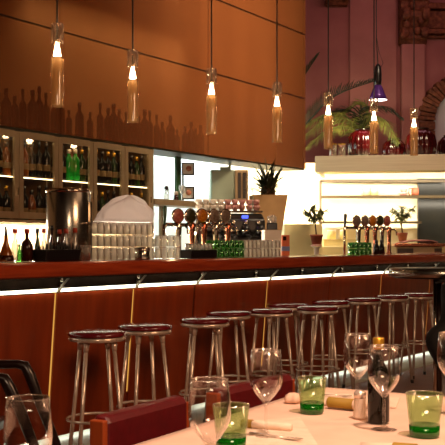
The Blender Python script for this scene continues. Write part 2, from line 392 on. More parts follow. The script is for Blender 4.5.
# arch of carved blocks
mb = MB(); cx, cz = X(464, D), Z(122, D); R0, R1 = .52, .78
for k in range(30):
    a0 = PI * k / 30; a1 = PI * (k + .88) / 30
    rr = R1 + (.03 if k % 2 else 0)
    pts = [(cx + R * math.cos(a), cz + R * math.sin(a)) for R, a in ((R0, a0), (rr, a0), (rr, a1), (R0, a1))]
    mb.poly(pts, 16.62 - (.03 if k % 2 else 0), 16.8)
for sgn in (-1, 1): 
    for k in range(6): mb.box((cx + sgn * .65, 16.7, cz - .08 - .15 * k), (.26, .18 - .02 * (k % 2), .14))
struct('trim_10', mb, 'stone_ornament', bevel=.012)
struct('arch_recess_1', MB().poly([(cx + R * math.cos(a), cz + R * math.sin(a)) for R, a in [(.52, PI * k / 16) for k in range(17)]] + [(cx - .52, cz - .9), (cx + .52, cz - .9)], 16.78, 16.82), 'white_tile')  # plaster recess inside the arch, its lit look put into a white colour

# ================================================================== CABINETS
cabD = [7.79, 8.197, 8.616, 9.024, 9.427, 9.80]
cabt = [(d - 8) / .8546 for d in cabD]
words = ['leftmost', 'second from left', 'third from left', 'fourth from left', 'rightmost']
shelf_items = []
bkinds = {}
def bottle_proto(kind, h, r, glass, cap, label='label_paper'):
    root = thing('bottle', 'x', 'bottle', (0, 0, -20))
    nr = r * .36; sh = h * .6
    MB().lathe([(0, 0), (r * .95, 0), (r, .006), (r, sh), (r * .93, sh + r * .45), (nr * 1.15, sh + r * 1.3), (nr, sh + r * 1.7), (nr, h * .9), (nr * 1.15, h * .9), (nr * 1.15, h * .93), (0, h * .93)], 16).build('glass_body', glass, root)
    MB().lathe([(0, h * .86), (nr * 1.25, h * .86), (nr * 1.2, h), (0, h)], 12).build('cap', cap, root)
    if label: MB().lathe([(r * 1.015, h * .2), (r * 1.015, h * .38)], 16).build('paper_label', label, root)
    bkinds[kind] = root; return root
bottle_proto('wine', .31, .037, 'dark_bottle', 'dark_core')
bottle_proto('winegold', .31, .037, 'dark_bottle', 'foil_gold')
bottle_proto('green', .30, .038, 'green_bottle', 'foil_gold')
bottle_proto('amber', .28, .04, 'amber_bottle', 'black_plastic')
bottle_proto('bright', .29, .042, 'bright_green_bottle', 'white_glaze', None)
bottle_proto('slim', .33, .030, 'dark_bottle', 'black_plastic')
bottle_proto('plain', .31, .038, 'dark_core', 'dark_core', None)  # silhouette bottles: the shade is put in as an all-dark material
bottle_proto('plainslim', .34, .030, 'dark_core', 'dark_core', None)
kcol = {'wine': 'dark', 'winegold': 'dark gold-capped', 'green': 'olive-green', 'amber': 'amber', 'bright': 'bright green', 'slim': 'slender dark'}
protos = list(bkinds.values()); used_p = set()
def bottle(kind, label, group, frame, t, p, z, s=1.0):
    src = bkinds[kind]
    if kind in used_p: o = copy_tree(src)
    else: o = src; used_p.add(kind)
    tag(o, label, 'bottle', group); place(o, frame, t, p, z, random.random() * 6); o.scale = (s, s, s * random.uniform(.95, 1.04)); return o
ordn = ['first', 'second', 'third', 'fourth', 'fifth', 'sixth', 'seventh', 'eighth', 'ninth', 'tenth', 'eleventh', 'twelfth', 'thirteenth', 'fourteenth', 'fifteenth', 'sixteenth', 'seventeenth', 'eighteenth', 'nineteenth', 'twentieth', 'twenty-first', 'twenty-second', 'twenty-third', 'twenty-fourth', 'twenty-fifth', 'twenty-sixth', 'twenty-seventh', 'twenty-eighth', 'twenty-ninth', 'thirtieth', 'thirty-first', 'thirty-second', 'thirty-third', 'thirty-fourth']
desc = ['cut off by photo edge', 'with dim bottles', 'above the steel tank', 'full of dark bottles', 'beside the bright opening']
plan = [['winegold', 'amber', 'wine', 'winegold', 'amber'], ['wine', 'amber', 'wine', 'slim', 'wine'], ['green', 'wine', 'bright', 'bright', 'green'], ['green', 'winegold', 'wine', 'winegold', 'green'], ['wine', 'slim', 'wine', 'green', 'wine']]
plan2 = [['wine', 'winegold', 'winegold', 'wine', 'winegold'], ['wine', 'wine', 'amber', 'wine', 'slim'], ['green', 'amber', 'wine', 'green', 'wine'], ['winegold', 'winegold', 'green', 'wine', 'wine'], ['winegold', 'wine', 'winegold', 'amber', 'winegold']]
for i in range(5):
    a, b = cabt[i], cabt[i + 1]; wd = b - a
    c = thing('display_cabinet', 'glass-fronted bottle cabinet, %s of the row, %s' % (words[i], desc[i]), 'cabinet', group='wall cabinets above the back bar')
    place(c, WAL, a, 0, 1.444)
    hh = .763
    mb = MB()
    mb.box((wd / 2, .2, .0125), (wd - .004, .38, .025)).box((wd / 2, .2, hh - .0125), (wd - .004, .38, .025))
    mb.box((.012 if i == 0 else wd - .012, .25, hh / 2), (.018, .28, hh - .05)).box((wd / 2, .385, hh / 2), (wd - .04, .01, hh - .05))
    mb.build('carcass', 'cabinet_inside', c)
    fw = .05; mb = MB()
    mb.box((fw / 2 + .003, -.002, hh / 2 + .02), (fw, .022, hh - .05)).box((wd - fw / 2 - .003, -.002, hh / 2 + .02), (fw, .022, hh - .05))
    mb.box((wd / 2, -.002, hh - .027), (wd - 2 * fw - .006, .022, .055)).box((wd / 2, -.002, .072), (wd - 2 * fw - .006, .022, .055))
    d = mb.build('door', 'cabinet_frame', c)
    MB().box((wd / 2, -.002, hh / 2 + .022), (wd - 2 * fw - .008, .004, hh - .155)).build('glass_pane', 'door_glass', d)
    MB().box((wd - fw * .5, -.02, hh * .35), (.008, .014, .06)).build('handle', 'chrome', d)
    MB().box((wd / 2, -.004, .018), (wd, .03, .034)).build('bottom_rail', 'cabinet_frame', c)
    MB().box((wd / 2, .2, .395), (wd - .045, .34, .012)).build('shelf', 'clear_glass' if i != 1 else 'cabinet_inside', c)
    MB().box((wd / 2, .03, hh - .04), (wd - .03, .014, .014)).build('light_strip', 'cab_emit', c)
    MB().box((wd / 2, .025, .386), (wd - .03, .012, .008)).build('light_strip', 'cab_emit', c)
    if i < 3: MB().box((wd / 2 , .2, -.01), (wd - .05, .03, .012)).build('under_light', 'splash_emit', c)
    for q in range(5):
        if i == 0 and q < 2: continue
        tt = a + .015 + (wd - .03) * (q + .5) / 5
        for (zz, pl, sn) in ((1.444 + .401, plan[i][q], 'upper'), (1.444 + .025, plan2[i][q], 'lower')):
            bottle(pl, '%s bottle %s from left on the %s shelf of the %s cabinet' % (kcol[pl], ordn[q], sn, words[i]), 'bottles in the glass cabinets', WAL, tt, .075, zz, .97)
# bottles standing on top of the cabinets, seen dimly through the lacquered panels
k = 0; t = WAL.t(-6, .15)
while t < WAL.t(203, .15) and k < 34:
    kd = random.choice(['plain', 'plainslim', 'plain'])
    s = random.choice([.8, .95, 1.05, 1.1, 1.2])
    bottle(kd, 'dim bottle silhouette behind the brown panels, %s from the left' % ordn[k], 'bottles behind the lacquered panels', WAL, t, .13, 2.236, s)
    t += random.choice([.085, .1, .12, .15]); k += 1

# ================================================================== PASS SHELF and its things
def wp(px, p, py): 
    x, y = WAL.at(px, p); return x, y, Z(py, y)
t0, t1 = tend + .06, WAL.t(243)
sz = 1.73
o = MB().box(((t0 + t1) / 2, .16, sz - .03), (t1 - t0, .3, .06)).box((t0 + .5, .28, sz / 2 - .03), (.04, .04, sz - .06)).box((t1 - .3, .28, sz / 2 - .03), (.04, .04, sz - .06)).build('pass_shelf', 'cabinet_frame', bevel=.004)
tag(o, 'long tan shelf across the bright pass-through holding jars and prints', 'shelf'); place(o, WAL)
def wthing(name, label, cat, px, z=sz, p=.12, dr=0, group=None, frame=WAL):
    r = thing(name, label, cat, group=group); t = frame.t(px, p); return place(r, frame, t, p, z, dr)
face = -WAL.rot   # turn back to face the camera
for (px, lab, m1, cp) in ((166.5, 'glass shaker jar with dark lid, left on the pass shelf', 'bar_glass', 'black_plastic'), (176, 'squat spice jar with brown contents beside the dark framed prints', 'brown_liquid', 'white_glaze')):
    r = wthing('jar', lab, 'jar', px); h = .105 if m1 == 'bar_glass' else .06
    MB().lathe([(0, 0), (.026, 0), (.028, .01), (.026, h), (0, h)], 16).build('body', m1, r)
    MB().lathe([(0, h), (.024, h), (.022, h + .035), (0, h + .04)], 16).build('lid', cp, r)
# stemmed glass by the prints
r = wthing('stemmed_glass', 'small stemmed glass on the pass shelf before the lower print', 'glass', 182, p=.06)
MB().lathe([(0, 0), (.03, 0), (.004, .008), (.004, .06), (.03, .09), (.036, .13), (.033, .16)], 18).build('bowl', 'bar_glass', r)
# dangling framed prints on a grey post
D_ = WAL.at(178, .26)[1]
r = thing('post', 'narrow grey-green upright post rising from the pass shelf', 'post'); place(r, WAL, WAL.t(177.5, .24), .24, sz)
mb = MB().box((0, 0, .24), (.065, .03, .48)); mb.build('upright', 'green_handle', r)
MB().box((.04, 0, .24), (.014, .034, .48)).build('edge_strip', 'dark_core', r)
for (py, lab, m_) in ((169, 'square black-framed print with orange blot, upper of two by the post', 'blotch_art'), (193, 'square black-framed print with red blot, lower of two standing on shelf', 'blotch_art')):
    x, y, z = wp(188, .22, py)
    r = thing('picture_frame', lab, 'framed print', (x, y, z), 0)
    mb = MB(); q = .062
    for (cx_, cz_, a_, b_) in ((0, q, 2 * q + .014, .014), (0, -q, 2 * q + .014, .014), (q, 0, .014, 2 * q), (-q, 0, .014, 2 * q)): mb.box((cx_, 0, cz_), (a_, .02, b_))
    mb.build('frame', 'black_plastic', r); MB().box((0, .006, 0), (.112, .006, .112)).build('print', 'white_card', r)
    MB().lathe([(0, 0), (.03, 0), (.03, .003), (0, .003)], 20, (.008, .001, .004), axis=(0, -1, 0)).build('blot', m_, r)
    if py == 169: MB().box((-.055, .012, -.2 + .0), (.02, .012, .30)).build('backing_rail', 'black_plastic', r)
# grey steel box
x, y = WAL.at(224, .16)
r = thing('steel_cabinet', 'square grey steel unit with dark slatted side on the pass shelf', 'appliance', (X(222.5, 11.35), 11.35, Z(201, 11.35)), .08)
zz = Z(170, 11.35) - Z(201, 11.35)
MB().box((0, .12, zz / 2), (.27, .30, zz)).build('body', 'grey_green_steel', r, bevel=.006)
MB().box((-.0, -.034, zz / 2), (.25, .012, zz - .02)).build('door', 'grey_green_steel', r, bevel=.004)
side = MB().box((.215, .1, zz / 2), (.15, .26, zz)).build('slatted_side', 'cabinet_frame', r, bevel=.004)
mb = MB(); mb.box((.19, -.034, zz / 2), (.035, .012, zz - .06)).box((.245, -.034, zz / 2), (.035, .012, zz - .06)); mb.build('vent_panel', 'black_plastic', r)
MB().box((.03, .1, zz + .02), (.1, .1, .04)).box((.09, .1, zz + .045), (.03, .03, .09)).build('duct', 'grey_green_steel', r)

# back counter below everything
o = MB().box((.9, -.28, .45), (5.4, .56, .9)).build('back_counter', 'dark_core', bevel=.01)
tag(o, 'dark low back counter running behind the bar beneath the cabinets', 'counter'); place(o, WAL)
# espresso machine
EX = X(229, 9.9)
r = thing('espresso_machine', 'black and chrome espresso machine with row of group heads, cups on top', 'espresso machine', (EX, 9.9, .9), .22)
MB().extr([(-.1, 0), (.28, 0), (.28, .68), (-.05, .68), (-.16, .62), (-.18, .5), (-.1, .46)], -.33, .33).build('body', 'black_plastic', r, bevel=.02, seg=3)
MB().box((0, .1, .70), (.66, .34, .02)).build('cup_tray', 'chrome', r, bevel=.005)
MB().box((0, -.12, .3), (.62, .2, .04)).build('drip_tray', 'steel', r, bevel=.005)
mb = MB(); mb.tube([(-.36, -.16, .34), (-.36, -.2, .5), (-.34, -.17, .62), (-.28, -.16, .68), (-.18, -.16, .67), (-.12, -.2, .6)], .024, 10); mb.build('side_arch', 'chrome', r)
MB().box((.12, -.175, .645), (.06, .02, .025), rx=.5).build('blue_display', 'blue_led', r)
for k_ in range(4):
    gx = -.17 + .145 * k_
    g = MB().lathe([(0, 0), (.04, 0), (.045, .03), (.045, .06), (.03, .1), (0, .1)], 18, (gx, -.2, .46)).build('group_head', 'black_plastic', r)
    MB().tube([(gx, -.22, .47), (gx + .01, -.3, .455), (gx + .015, -.36, .44)], [.012, .016, .018]).build('portafilter', 'black_rubber', g)
    MB().lathe([(.047, 0), (.05, .008), (.047, .016)], 18, (gx, -.2, .5)).build('chrome_ring', 'chrome', g)
for k_ in range(5): MB().lathe([(0, 0), (.02, 0), (.022, .02), (.014, .03), (0, .03)], 12, (-.25 + .125 * k_, -.19, .585), axis=(0, -1, .1)).build('knob', 'chrome', r)
# cups on top
cp = thing('espresso_cup', 'x', 'cup'); MB().lathe([(0, .002), (.018, .002), (.02, 0), (.03, .025), (.034, .055), (.031, .055), (.027, .025), (.016, .008), (0, .008)], 18).build('bowl', 'white_glaze', cp)
MB().tube([(.028, 0, .045), (.045, 0, .045), (.048, 0, .03), (.028, 0, .018)], .004, 6).build('handle', 'white_glaze', cp)
cp2 = copy_tree(cp)
for ch in cp2.children: ch.data = ch.data.copy(); ch.data.materials[0] = MATS['pink_glaze']
first = {'w': cp, 'p': cp2}
R_ = Matrix.Rotation(.22, 3, 'Z')
for row in range(2):
    for k_ in range(9):
        key = 'w' if (k_ < 4) else 'p'
        o = first.get(key); 
        if o is None: o = copy_tree({'w': cp, 'p': cp2}[key])
        else: first[key] = None
        v = R_ @ Vector((-.30 + .073 * k_, .02, 0)) + Vector((EX, 9.9, 1.61 + row * .056))
        o.location = v; o.rotation_euler = (0, 0, random.random() * 6)
        tag(o, '%s espresso cup, %s from left in the %s layer on the espresso machine' % ('white' if key == 'w' else 'pinkish', ordn[k_], 'lower' if row == 0 else 'upper'), 'cup', 'cups on the espresso machine')

# ================================================================== BAR
nodes_px = [56, 134, 195, 268, 330, 382, 431]
nt_ = [BAR.t(q - 1, .178) for q in nodes_px]
bar = thing('bar_counter', 'long reddish wooden bar with glowing light strip and leaning wood panels', 'bar'); place(bar, BAR)
T0, T1 = -2.6, 8.3
prof = [(0.012, 1.088), (.0, 1.096), (-.006, 1.115), (-.006, 1.15), (0, 1.166), (.012, 1.176), (.03, 1.178), (.6, 1.178), (.6, 1.088)]
MB().extr(prof, T0, T1).build('countertop', 'counter_wood', bar, bevel=.004)
MB().box(((T0 + T1) / 2, .14, 1.083), (T1 - T0, .26, .008)).build('under_plate', 'steel', bar)
MB().box(((T0 + T1) / 2, .158, 1.003), (T1 - T0, .016, .019)).build('light_strip', 'strip_emit', bar)
MB().extr([(.29, .13), (.59, .13), (.59, .99), (.205, .99)], T0, T1).build('core', 'dark_core', bar)
MB().box(((T0 + T1) / 2, .46, 1.045), (T1 - T0, .04, .08)).build('gap_darkener', 'dark_matte', bar)  # dark board added to close the open gap so it looks shaded
MB().box(((T0 + T1) / 2, .4, .998), (T1 - T0, .42, .012)).build('under_shelf', 'dark_matte', bar)
MB().extr([(.10, 0), (.6, 0), (.6, .10), (.31, .10), (.28, .085), (.11, .02)], T0, T1).build('plinth', 'kick_metal', bar)
MB().box(((T0 + T1) / 2, .277, .115), (T1 - T0, .016, .012)).build('kick_light', 'kick_emit', bar)
edges = [T0, (T0 + nt_[0]) / 2 - .2] + nt_ + [nt_[-1] + .95, T1]
for a, b in zip(edges[:-1], edges[1:]):
    mb = MB(); a += .012; b -= .012
    mb.extr([(.168, .985), (.188, .985), (.264, .105), (.244, .105)], a, b); mb.build('front_panel', 'panel_wood', bar)
for i, t in enumerate(edges[1:-1]):
    lit = i not in (3, 5) and i != 0
    mb = MB().extr([(.176, .985), (.186, .985), (.243, .30), (.233, .30)], t - .008, t + .008)
    mb.build('light_slit' if lit else 'panel_joint', 'slit_emit' if lit else 'dark_core', bar)
    mb = MB(); mb.tube([(t, .145, 1.0), (t + .006, .125, 1.03), (t + .01, .075, 1.079)], [.009, .008, .006], 8)
    mb.lathe([(0, -.014), (.012, -.009), (.015, 0), (.012, .009), (0, .014)], 12, (t, .15, 1.0), axis=(0, 0, 1)); mb.build('bracket', 'kick_metal', bar)
for k_ in range(14):
    t = T0 + .4 + k_ * .78
    MB().cyl((t, .42, 1.0), (t, .42, 1.087), .014).lathe([(0, 0), (.03, 0), (.02, .012), (0, .014)], 12, (t, .42, 1.003)).build('support_post', 'chrome', bar)

# ================================================================== STOOLS
def make_stool():
    r = thing('bar_stool', 'x', 'stool'); sh = .8
    MB().lathe([(0, sh - .026), (.13, sh - .026), (.156, sh - .022), (.162, sh - .011), (.156, sh + .001), (.13, sh + .007), (.07, sh + .010), (0, sh + .010)], 36).build('seat', 'maroon_vinyl', r)
    mb = MB().lathe([(0, sh - .048), (.135, sh - .048), (.15, sh - .046), (.153, sh - .025), (.13, sh - .022), (0, sh - .022)], 36)
    for k in range(36):
        a = 2 * PI * k / 36; mb.lathe([(0, -.004), (.005, 0), (0, .004)], 6, (.154 * math.cos(a), .154 * math.sin(a), sh - .036))
    mb.build('seat_rim', 'stool_metal', r)
    for k in range(4):
        a = PI / 4 + k * PI / 2; c_, s_ = math.cos(a), math.sin(a)
        l = MB().cyl((.105 * c_, .105 * s_, sh - .05), (.19 * c_, .19 * s_, .012), .0115).build('leg', 'stool_metal', r)
        MB().cyl((.104 * c_, .104 * s_, sh - .048), (.112 * c_, .112 * s_, sh - .10), .020, .013).build('socket', 'stool_metal', l)
        MB().cyl((.187 * c_, .187 * s_, .03), (.191 * c_, .191 * s_, 0), .014).build('foot_tip', 'black_rubber', l)
    MB().ring((0, 0, .33), .163, .0075).build('foot_ring', 'stool_metal', r)
    return r
SD = [(97, 88), (145, 81.5), (205, 75), (228.5, 68), (271.5, 65.5), (287, 60.0), (317.5, 63.0), (331, 57.3), (363, 54.5), (391.5, 51.8), (419, 49.8)]
slab = ['maroon-topped chrome bar stool nearest the camera, leftmost of the row', 'second bar stool from left, just behind the nearest one', 'third bar stool from left, above the wine glass with a silver glint',
        'fourth bar stool from left, partly behind the third', 'fifth bar stool from left, in front of the glowing slit', 'sixth bar stool from left, tucked behind the fifth',
        'seventh bar stool from left, close to the sixth', 'eighth bar stool from left, seat half hidden behind the seventh', 'ninth bar stool from left, above the wine glass near the bottle',
        'tenth bar stool from left, its feet showing right of the bottle', 'last bar stool at the far right beside the chrome table post']
st0 = make_stool()
for i, (px, off) in enumerate(SD):
    o = st0 if i == 0 else copy_tree(st0)
    D_ = 480 / off; o.location = (X(px, D_), D_, 0); o.rotation_euler = (0, 0, [.35, .5, .15, .3, .6, .1, .4, .75, .2, .5, .3][i])
    tag(o, slab[i], 'stool', 'bar stools along the bar')

# ================================================================== THINGS ON THE BAR
def bthing(name, label, cat, px, p=.3, z=BT + .001, dr=0, group=None): return wthing(name, label, cat, px, z, p, dr, group, BAR)
# steel tank
r = bthing('steel_tank', 'tall polished cylindrical steel dispenser standing on the bar', 'dispenser', 68.5, .42)
hT = .456
MB().lathe([(0, 0), (.138, 0), (.14, .004), (.14, hT - .012), (.134, hT - .004), (.12, hT), (0, hT + .012)], 64).build('drum', 'steel', r)
MB().lathe([(.14, hT - .025), (.146, hT - .02), (.146, hT - .01), (.138, hT - .004)], 64).build('rim', 'chrome', r)
MB().tube([(-.02, -.142, .23), (-.02, -.16, .235), (.02, -.16, .235), (.05, -.14, .23)], .006, 8).build('latch', 'chrome', r)
MB().box((.05, -.12, .19), (.012, .06, .36)).build('seam_strip', 'chrome', r)
# little bottles left
def small_bottle(label, px, p, h, rr, glass, cap, neck=.3, capn='cap'):
    r = bthing('bottle', label, 'bottle', px, p, group='small bottles at the left end of the bar')
    nr = rr * neck
    MB().lathe([(0, 0), (rr, 0), (rr, h * .45), (rr * .8, h * .58), (nr, h * .7), (nr, h * .9), (0, h * .9)], 18).build('glass_body', glass, r)
    MB().lathe([(0, h * .86), (nr * 1.5, h * .86), (nr * 1.4, h), (0, h)], 12).build(capn, cap, r); return r
r = bthing('carafe', 'conical carafe of amber liquid with pouring spout, leftmost on bar', 'carafe', 6, .18)
MB().lathe([(0, 0), (.042, 0), (.044, .01), (.03, .06), (.012, .115), (.01, .15), (0, .15)], 20).build('glass_body', 'amber_bottle', r)
MB().lathe([(0, 0), (.04, .001), (.043, .012), (.038, .035), (0, .035)], 20, (0, -.003, .002)).build('dark_sediment', 'brown_liquid', r)
MB().tube([(0, 0, .145), (0, 0, .18), (-.006, 0, .205)], [.011, .007, .003], 8).build('spout', 'black_plastic', r)
small_bottle('clear slim bottle with red cap right of the amber carafe', 15, .26, .19, .02, 'bar_glass', 'foil_red', .5)
small_bottle('stubby pale green bottle low between two red caps', 19.5, .16, .1, .016, 'stack_green', 'green_handle')
r = small_bottle('dark round-bellied bottle with red cap', 27, .2, .19, .036, 'brown_liquid', 'foil_red', .3)
small_bottle('slim green-necked bottle left of the black caddy', 37.5, .24, .195, .017, 'green_bottle', 'black_plastic', .5)
small_bottle('red-capped bottle standing behind the left of the black caddy', 44, .27, .195, .019, 'bar_glass', 'foil_red', .5)
small_bottle('tall dark pourer bottle behind the black caddy', 52, .3, .215, .018, 'brown_liquid', 'black_plastic', .4)
small_bottle('red-capped bottle against the tank, behind black caddy middle', 59.5, .24, .19, .018, 'brown_liquid', 'foil_red', .5)
small_bottle('red-capped bottle rising over the right end of the caddy', 66, .24, .195, .019, 'bar_glass', 'foil_red', .55)
small_bottle('tallest red-capped clear bottle right of the caddy', 75, .2, .2, .02, 'bar_glass', 'foil_red', .5)
r = bthing('bar_caddy', 'black ragged-topped bar caddy packed in front of the steel tank', 'caddy', 57, .12)
MB().extr([(-.05, 0), (.05, 0), (.06, .07), (-.06, .07)], -.15, .15).build('tray', 'black_plastic', r, bevel=.008)
mb = MB()
for k_ in range(46):
    x_ = random.uniform(-.155, .155); y_ = random.uniform(-.05, .05)
    mb.tube([(x_, y_, .04), (x_ + random.uniform(-.012, .012), y_ - .01, random.uniform(.085, .115))], [.007, .004], 5)
mb.build('straw_bundle', 'black_rubber', r)
r = bthing('water_glass', 'single clear glass between the steel tank and stacked tumblers', 'glass', 86, .16)
MB().lathe([(0, .003), (.024, .003), (.026, 0), (.031, .095), (.029, .095), (.023, .008), (0, .008)], 20).build('bowl', 'bar_glass', r)
# stacked tumblers
def tumbler_proto(h, r_, m_):
    return MB().lathe([(r_ * .97, 0), (r_, h * .06), (r_ * .98, h * .5), (r_ * .84, h * .86), (r_ * .66, h * .94), (0, h * .94), (0, h * .80), (r_ * .6, h * .80), (r_ * .9, h * .5), (r_ * .92, .002)], 16).build('tumbler', m_)
def stack(px0, px1, p0, rowsn, deep, h, r_, m_, lab, group, n=None):
    ta, tb = BAR.t(px0, p0), BAR.t(px1, p0); n = n or max(2, int((tb - ta) / (2 * r_ + .003))); pr = None
    ln = ['bottom', 'second', 'third', 'fourth', 'fifth'] if rowsn > 2 else ['bottom', 'top']
    for j in range(rowsn):
        for dd in range(deep):
            for k_ in range(n):
                if pr is None: o = pr = tumbler_proto(h, r_, m_)
                else: o = pr.copy(); COL.objects.link(o)
                place(o, BAR, ta + (tb - ta) * (k_ + .5) / n, p0 + dd * (2 * r_ + .004), BT + .001 + j * (h * .965))
                tag(o, lab % (ln[j], 'front' if dd == 0 else 'rear'), 'glass', group)
stack(91, 153, .3, 3, 2, .0855, .030, 'bar_glass', 'upturned clear tumbler, %s layer, %s rank, in the big stack beside the tank', 'tumblers stacked beside the tank')
stack(155, 180, .22, 2, 1, .085, .028, 'bar_glass', 'upturned clear tumbler, %s layer, %s rank, in the short stack before the left taps', 'tumblers stacked before the left taps')
stack(214, 243, .22, 2, 2, .068, .03, 'stack_green', 'green tumbler, %s layer, %s rank, left of the small clear glasses', 'green tumblers mid bar')
stack(244, 279, .22, 2, 2, .07, .028, 'bar_glass', 'small clear glass, %s layer, %s rank, on the bar by the white carton', 'clear glasses mid bar')
stack(349, 370, .2, 2, 1, .062, .036, 'stack_green', 'dark green tumbler, %s layer, %s rank, stacked before the right-hand taps', 'green tumblers before the right taps')
r = bthing('steel_canister', 'short steel canister standing before the stacked tumblers', 'canister', 142.5, .12)
MB().lathe([(0, 0), (.05, 0), (.052, .005), (.05, .075), (.044, .08), (0, .082)], 28).build('body', 'steel', r)
MB().lathe([(.0525, .06), (.055, .065), (.0525, .07)], 28).build('band', 'chrome', r)
# linen heap
r = bthing('linen_cloth', 'pale domed linen cloth heaped on the stacked tumblers', 'cloth', 125, .33, BT + .001 + 3 * .0855 * .965)
mb = MB(); n = 48; vs = []; fs = []
rings = 12
for j in range(rings + 1):
    a = PI / 2 * j / rings
    for k_ in range(n):
        b = 2 * PI * k_ / n; rr = math.cos(a * .98) * (1 + .05 * math.sin(5 * b + j) + .03 * math.sin(11 * b))
        vs.append((.29 * rr * math.cos(b) + .05 * math.sin(a), .085 * rr * math.sin(b), .002 + .17 * math.sin(a) * (1 + .10 * math.sin(3 * b + 1))))
for j in range(rings):
    for k_ in range(n): fs.append((j * n + k_, j * n + (k_ + 1) % n, (j + 1) * n + (k_ + 1) % n, (j + 1) * n + k_))
fs.append(tuple(rings * n + k_ for k_ in range(n))); fs.append(tuple(range(n - 1, -1, -1)))
mb.add(vs, fs, True); mb.build('folds', 'sheer_linen', r)
# beer taps
def taps(label, px_cols, px_badges, badge_m, px_handle, ybadge, ypipe, p, handle_m):
    r = thing('beer_tap_tower', label, 'beer taps'); pc = px_cols[0]; t00 = BAR.t(pc, p); place(r, BAR, t00, p, BT + .001)
    L = lambda px: BAR.t(px, p) - t00
    zc = lambda py, px: Z(py, BAR.at(px, p)[1]) - BT
    zp = zc(ypipe, px_cols[len(px_cols) // 2])
    MB().tube([(L(px_handle), 0, zp - .02), (L(px_handle) + .03, 0, zp), (L(px_cols[-1]) - .03, 0, zp), (L(px_cols[-1]), 0, zp - .02)], .014, 10).build('cross_pipe', 'chrome', r)
    for i, q in enumerate(px_cols):
        x_ = L(q); m_ = ('copper', 'chrome')[i % 2]
        c = MB().lathe([(0, 0), (.034, 0), (.036, .006), (.022, .014), (.020, .5 * zp), (.024, zp - .04), (.028, zp), (.02, zp + .02), (0, zp + .025)], 18, (x_, 0, 0)).build('column', 'copper' if i % 3 else 'chrome', r)
        MB().tube([(x_, -.01, zp - .01), (x_, -.06, zp - .005), (x_, -.085, zp - .03), (x_, -.088, zp - .07)], [.01, .01, .009, .008], 8).build('spout', 'chrome', c)
    for q, bm_ in zip(px_badges, badge_m):
        x_ = L(q); zb = zc(ybadge, q)
        b_ = MB().lathe([(0, -.008), (.048, -.008), (.054, 0), (.048, .008), (0, .01)], 28, (x_, -.05, zb), axis=(-0.3, -1, 0)).build('badge', bm_, r)
        MB().lathe([(.048, .0085), (.055, .006), (.057, 0), (.055, -.006)], 28, (x_, -.05, zb), axis=(-0.3, -1, 0)).build('badge_rim', 'chrome', b_)
        MB().cyl((x_, -.045, zb - .04), (x_, -.01, zp), .008).build('badge_stem', 'black_plastic', b_)
    x_ = L(px_handle); MB().tube([(x_, 0, zp - .01), (x_, -.005, zp + .03), (x_, -.01, zp + .12), (x_, -.01, zp + .135)], [.009, .012, .016, .01], 10).build('handle', handle_m, r)
    MB().tube([(x_, 0, 0), (x_, 0, zp)], .012, 10).build('end_post', 'chrome', r)
    return r
taps('copper and chrome beer tap tower at left with round red, green and orange badges', [178.5, 192, 204, 216, 228], [172.5, 185, 196.5, 209, 220], ['badge_pink', 'badge_dark', 'badge_orange', 'badge_grey', 'badge_grey'], 164, 216, 225.5, .45, 'green_handle')
taps('copper beer tap tower at right before the glowing recess, oval badges', [358.5, 367, 375, 382, 389], [352, 360.5, 368, 375.5, 382.5], ['badge_grey', 'badge_grey', 'badge_orange', 'badge_dark', 'badge_pink'], 344.5, 221, 228.5, .4, 'black_plastic')
# black rack with upturned glasses
r = bthing('glass_rack', 'low black rack of glasses before the left beer taps', 'rack', 199, .14)
MB().extr([(-.05, 0), (.05, 0), (.055, .06), (-.055, .06)], -.16, .16).build('tray', 'black_plastic', r, bevel=.006)
for k_ in range(7): MB().lathe([(0, .05), (.018, .05), (.02, .105), (.018, .105), (.016, .06), (0, .06)], 14, (-.135 + .045 * k_, 0, 0)).build('shot_glass', 'bar_glass', r)
# dark bottle pair at right taps
for q, l_ in ((376.5, 'short black bottle between green tumblers and right taps, left one'), (381.5, 'short black bottle at foot of right taps, right one')):
    r = bthing('bottle', l_, 'bottle', q, .18, group='short black bottles by the right taps')
    MB().lathe([(0, 0), (.03, 0), (.03, .07), (.014, .1), (.013, .12), (0, .12)], 16).build('glass_body', 'dark_bottle', r)
    MB().lathe([(0, .115), (.015, .115), (.015, .14), (0, .14)], 12).build('cap', 'black_plastic', r)
# cartons
r = bthing('carton', 'plain white carton on the bar behind the small clear glasses', 'box', 271.5, .44, dr=-.75)
MB().box((0, 0, .11), (.15, .1, .22)).build('box', 'white_card', r, bevel=.003); MB().box((0, 0, .222), (.152, .03, .004)).build('flap_seam', 'label_paper', r)
r = bthing('carton', 'orange carton with blue-grey band right of the white carton', 'box', 284.5, .44, dr=-.75)
MB().box((0, 0, .09), (.07, .08, .18)).build('box', 'orange_card', r, bevel=.003); MB().box((0, 0, .06), (.072, .082, .04)).build('band', 'blue_card', r)
MB().box((-.012, -.005, .15), (.03, .084, .035)).build('dark_patch', 'brown_liquid', r)
r = thing('grinder_hopper', 'small dark square tub at the right end of the espresso machine', 'tub', (X(272, 9.6), 9.6, .9))
MB().lathe([(0, 0), (.07, 0), (.06, .35), (.05, .45), (0, .45)], 16).build('base', 'white_glaze', r); MB().box((0, 0, .52), (.1, .1, .13)).build('hopper', 'black_plastic', r, bevel=.01)
MB().lathe([(0, .585), (.045, .585), (.045, .64), (.02, .66), (0, .66)], 14).build('lid', 'bar_glass', r)

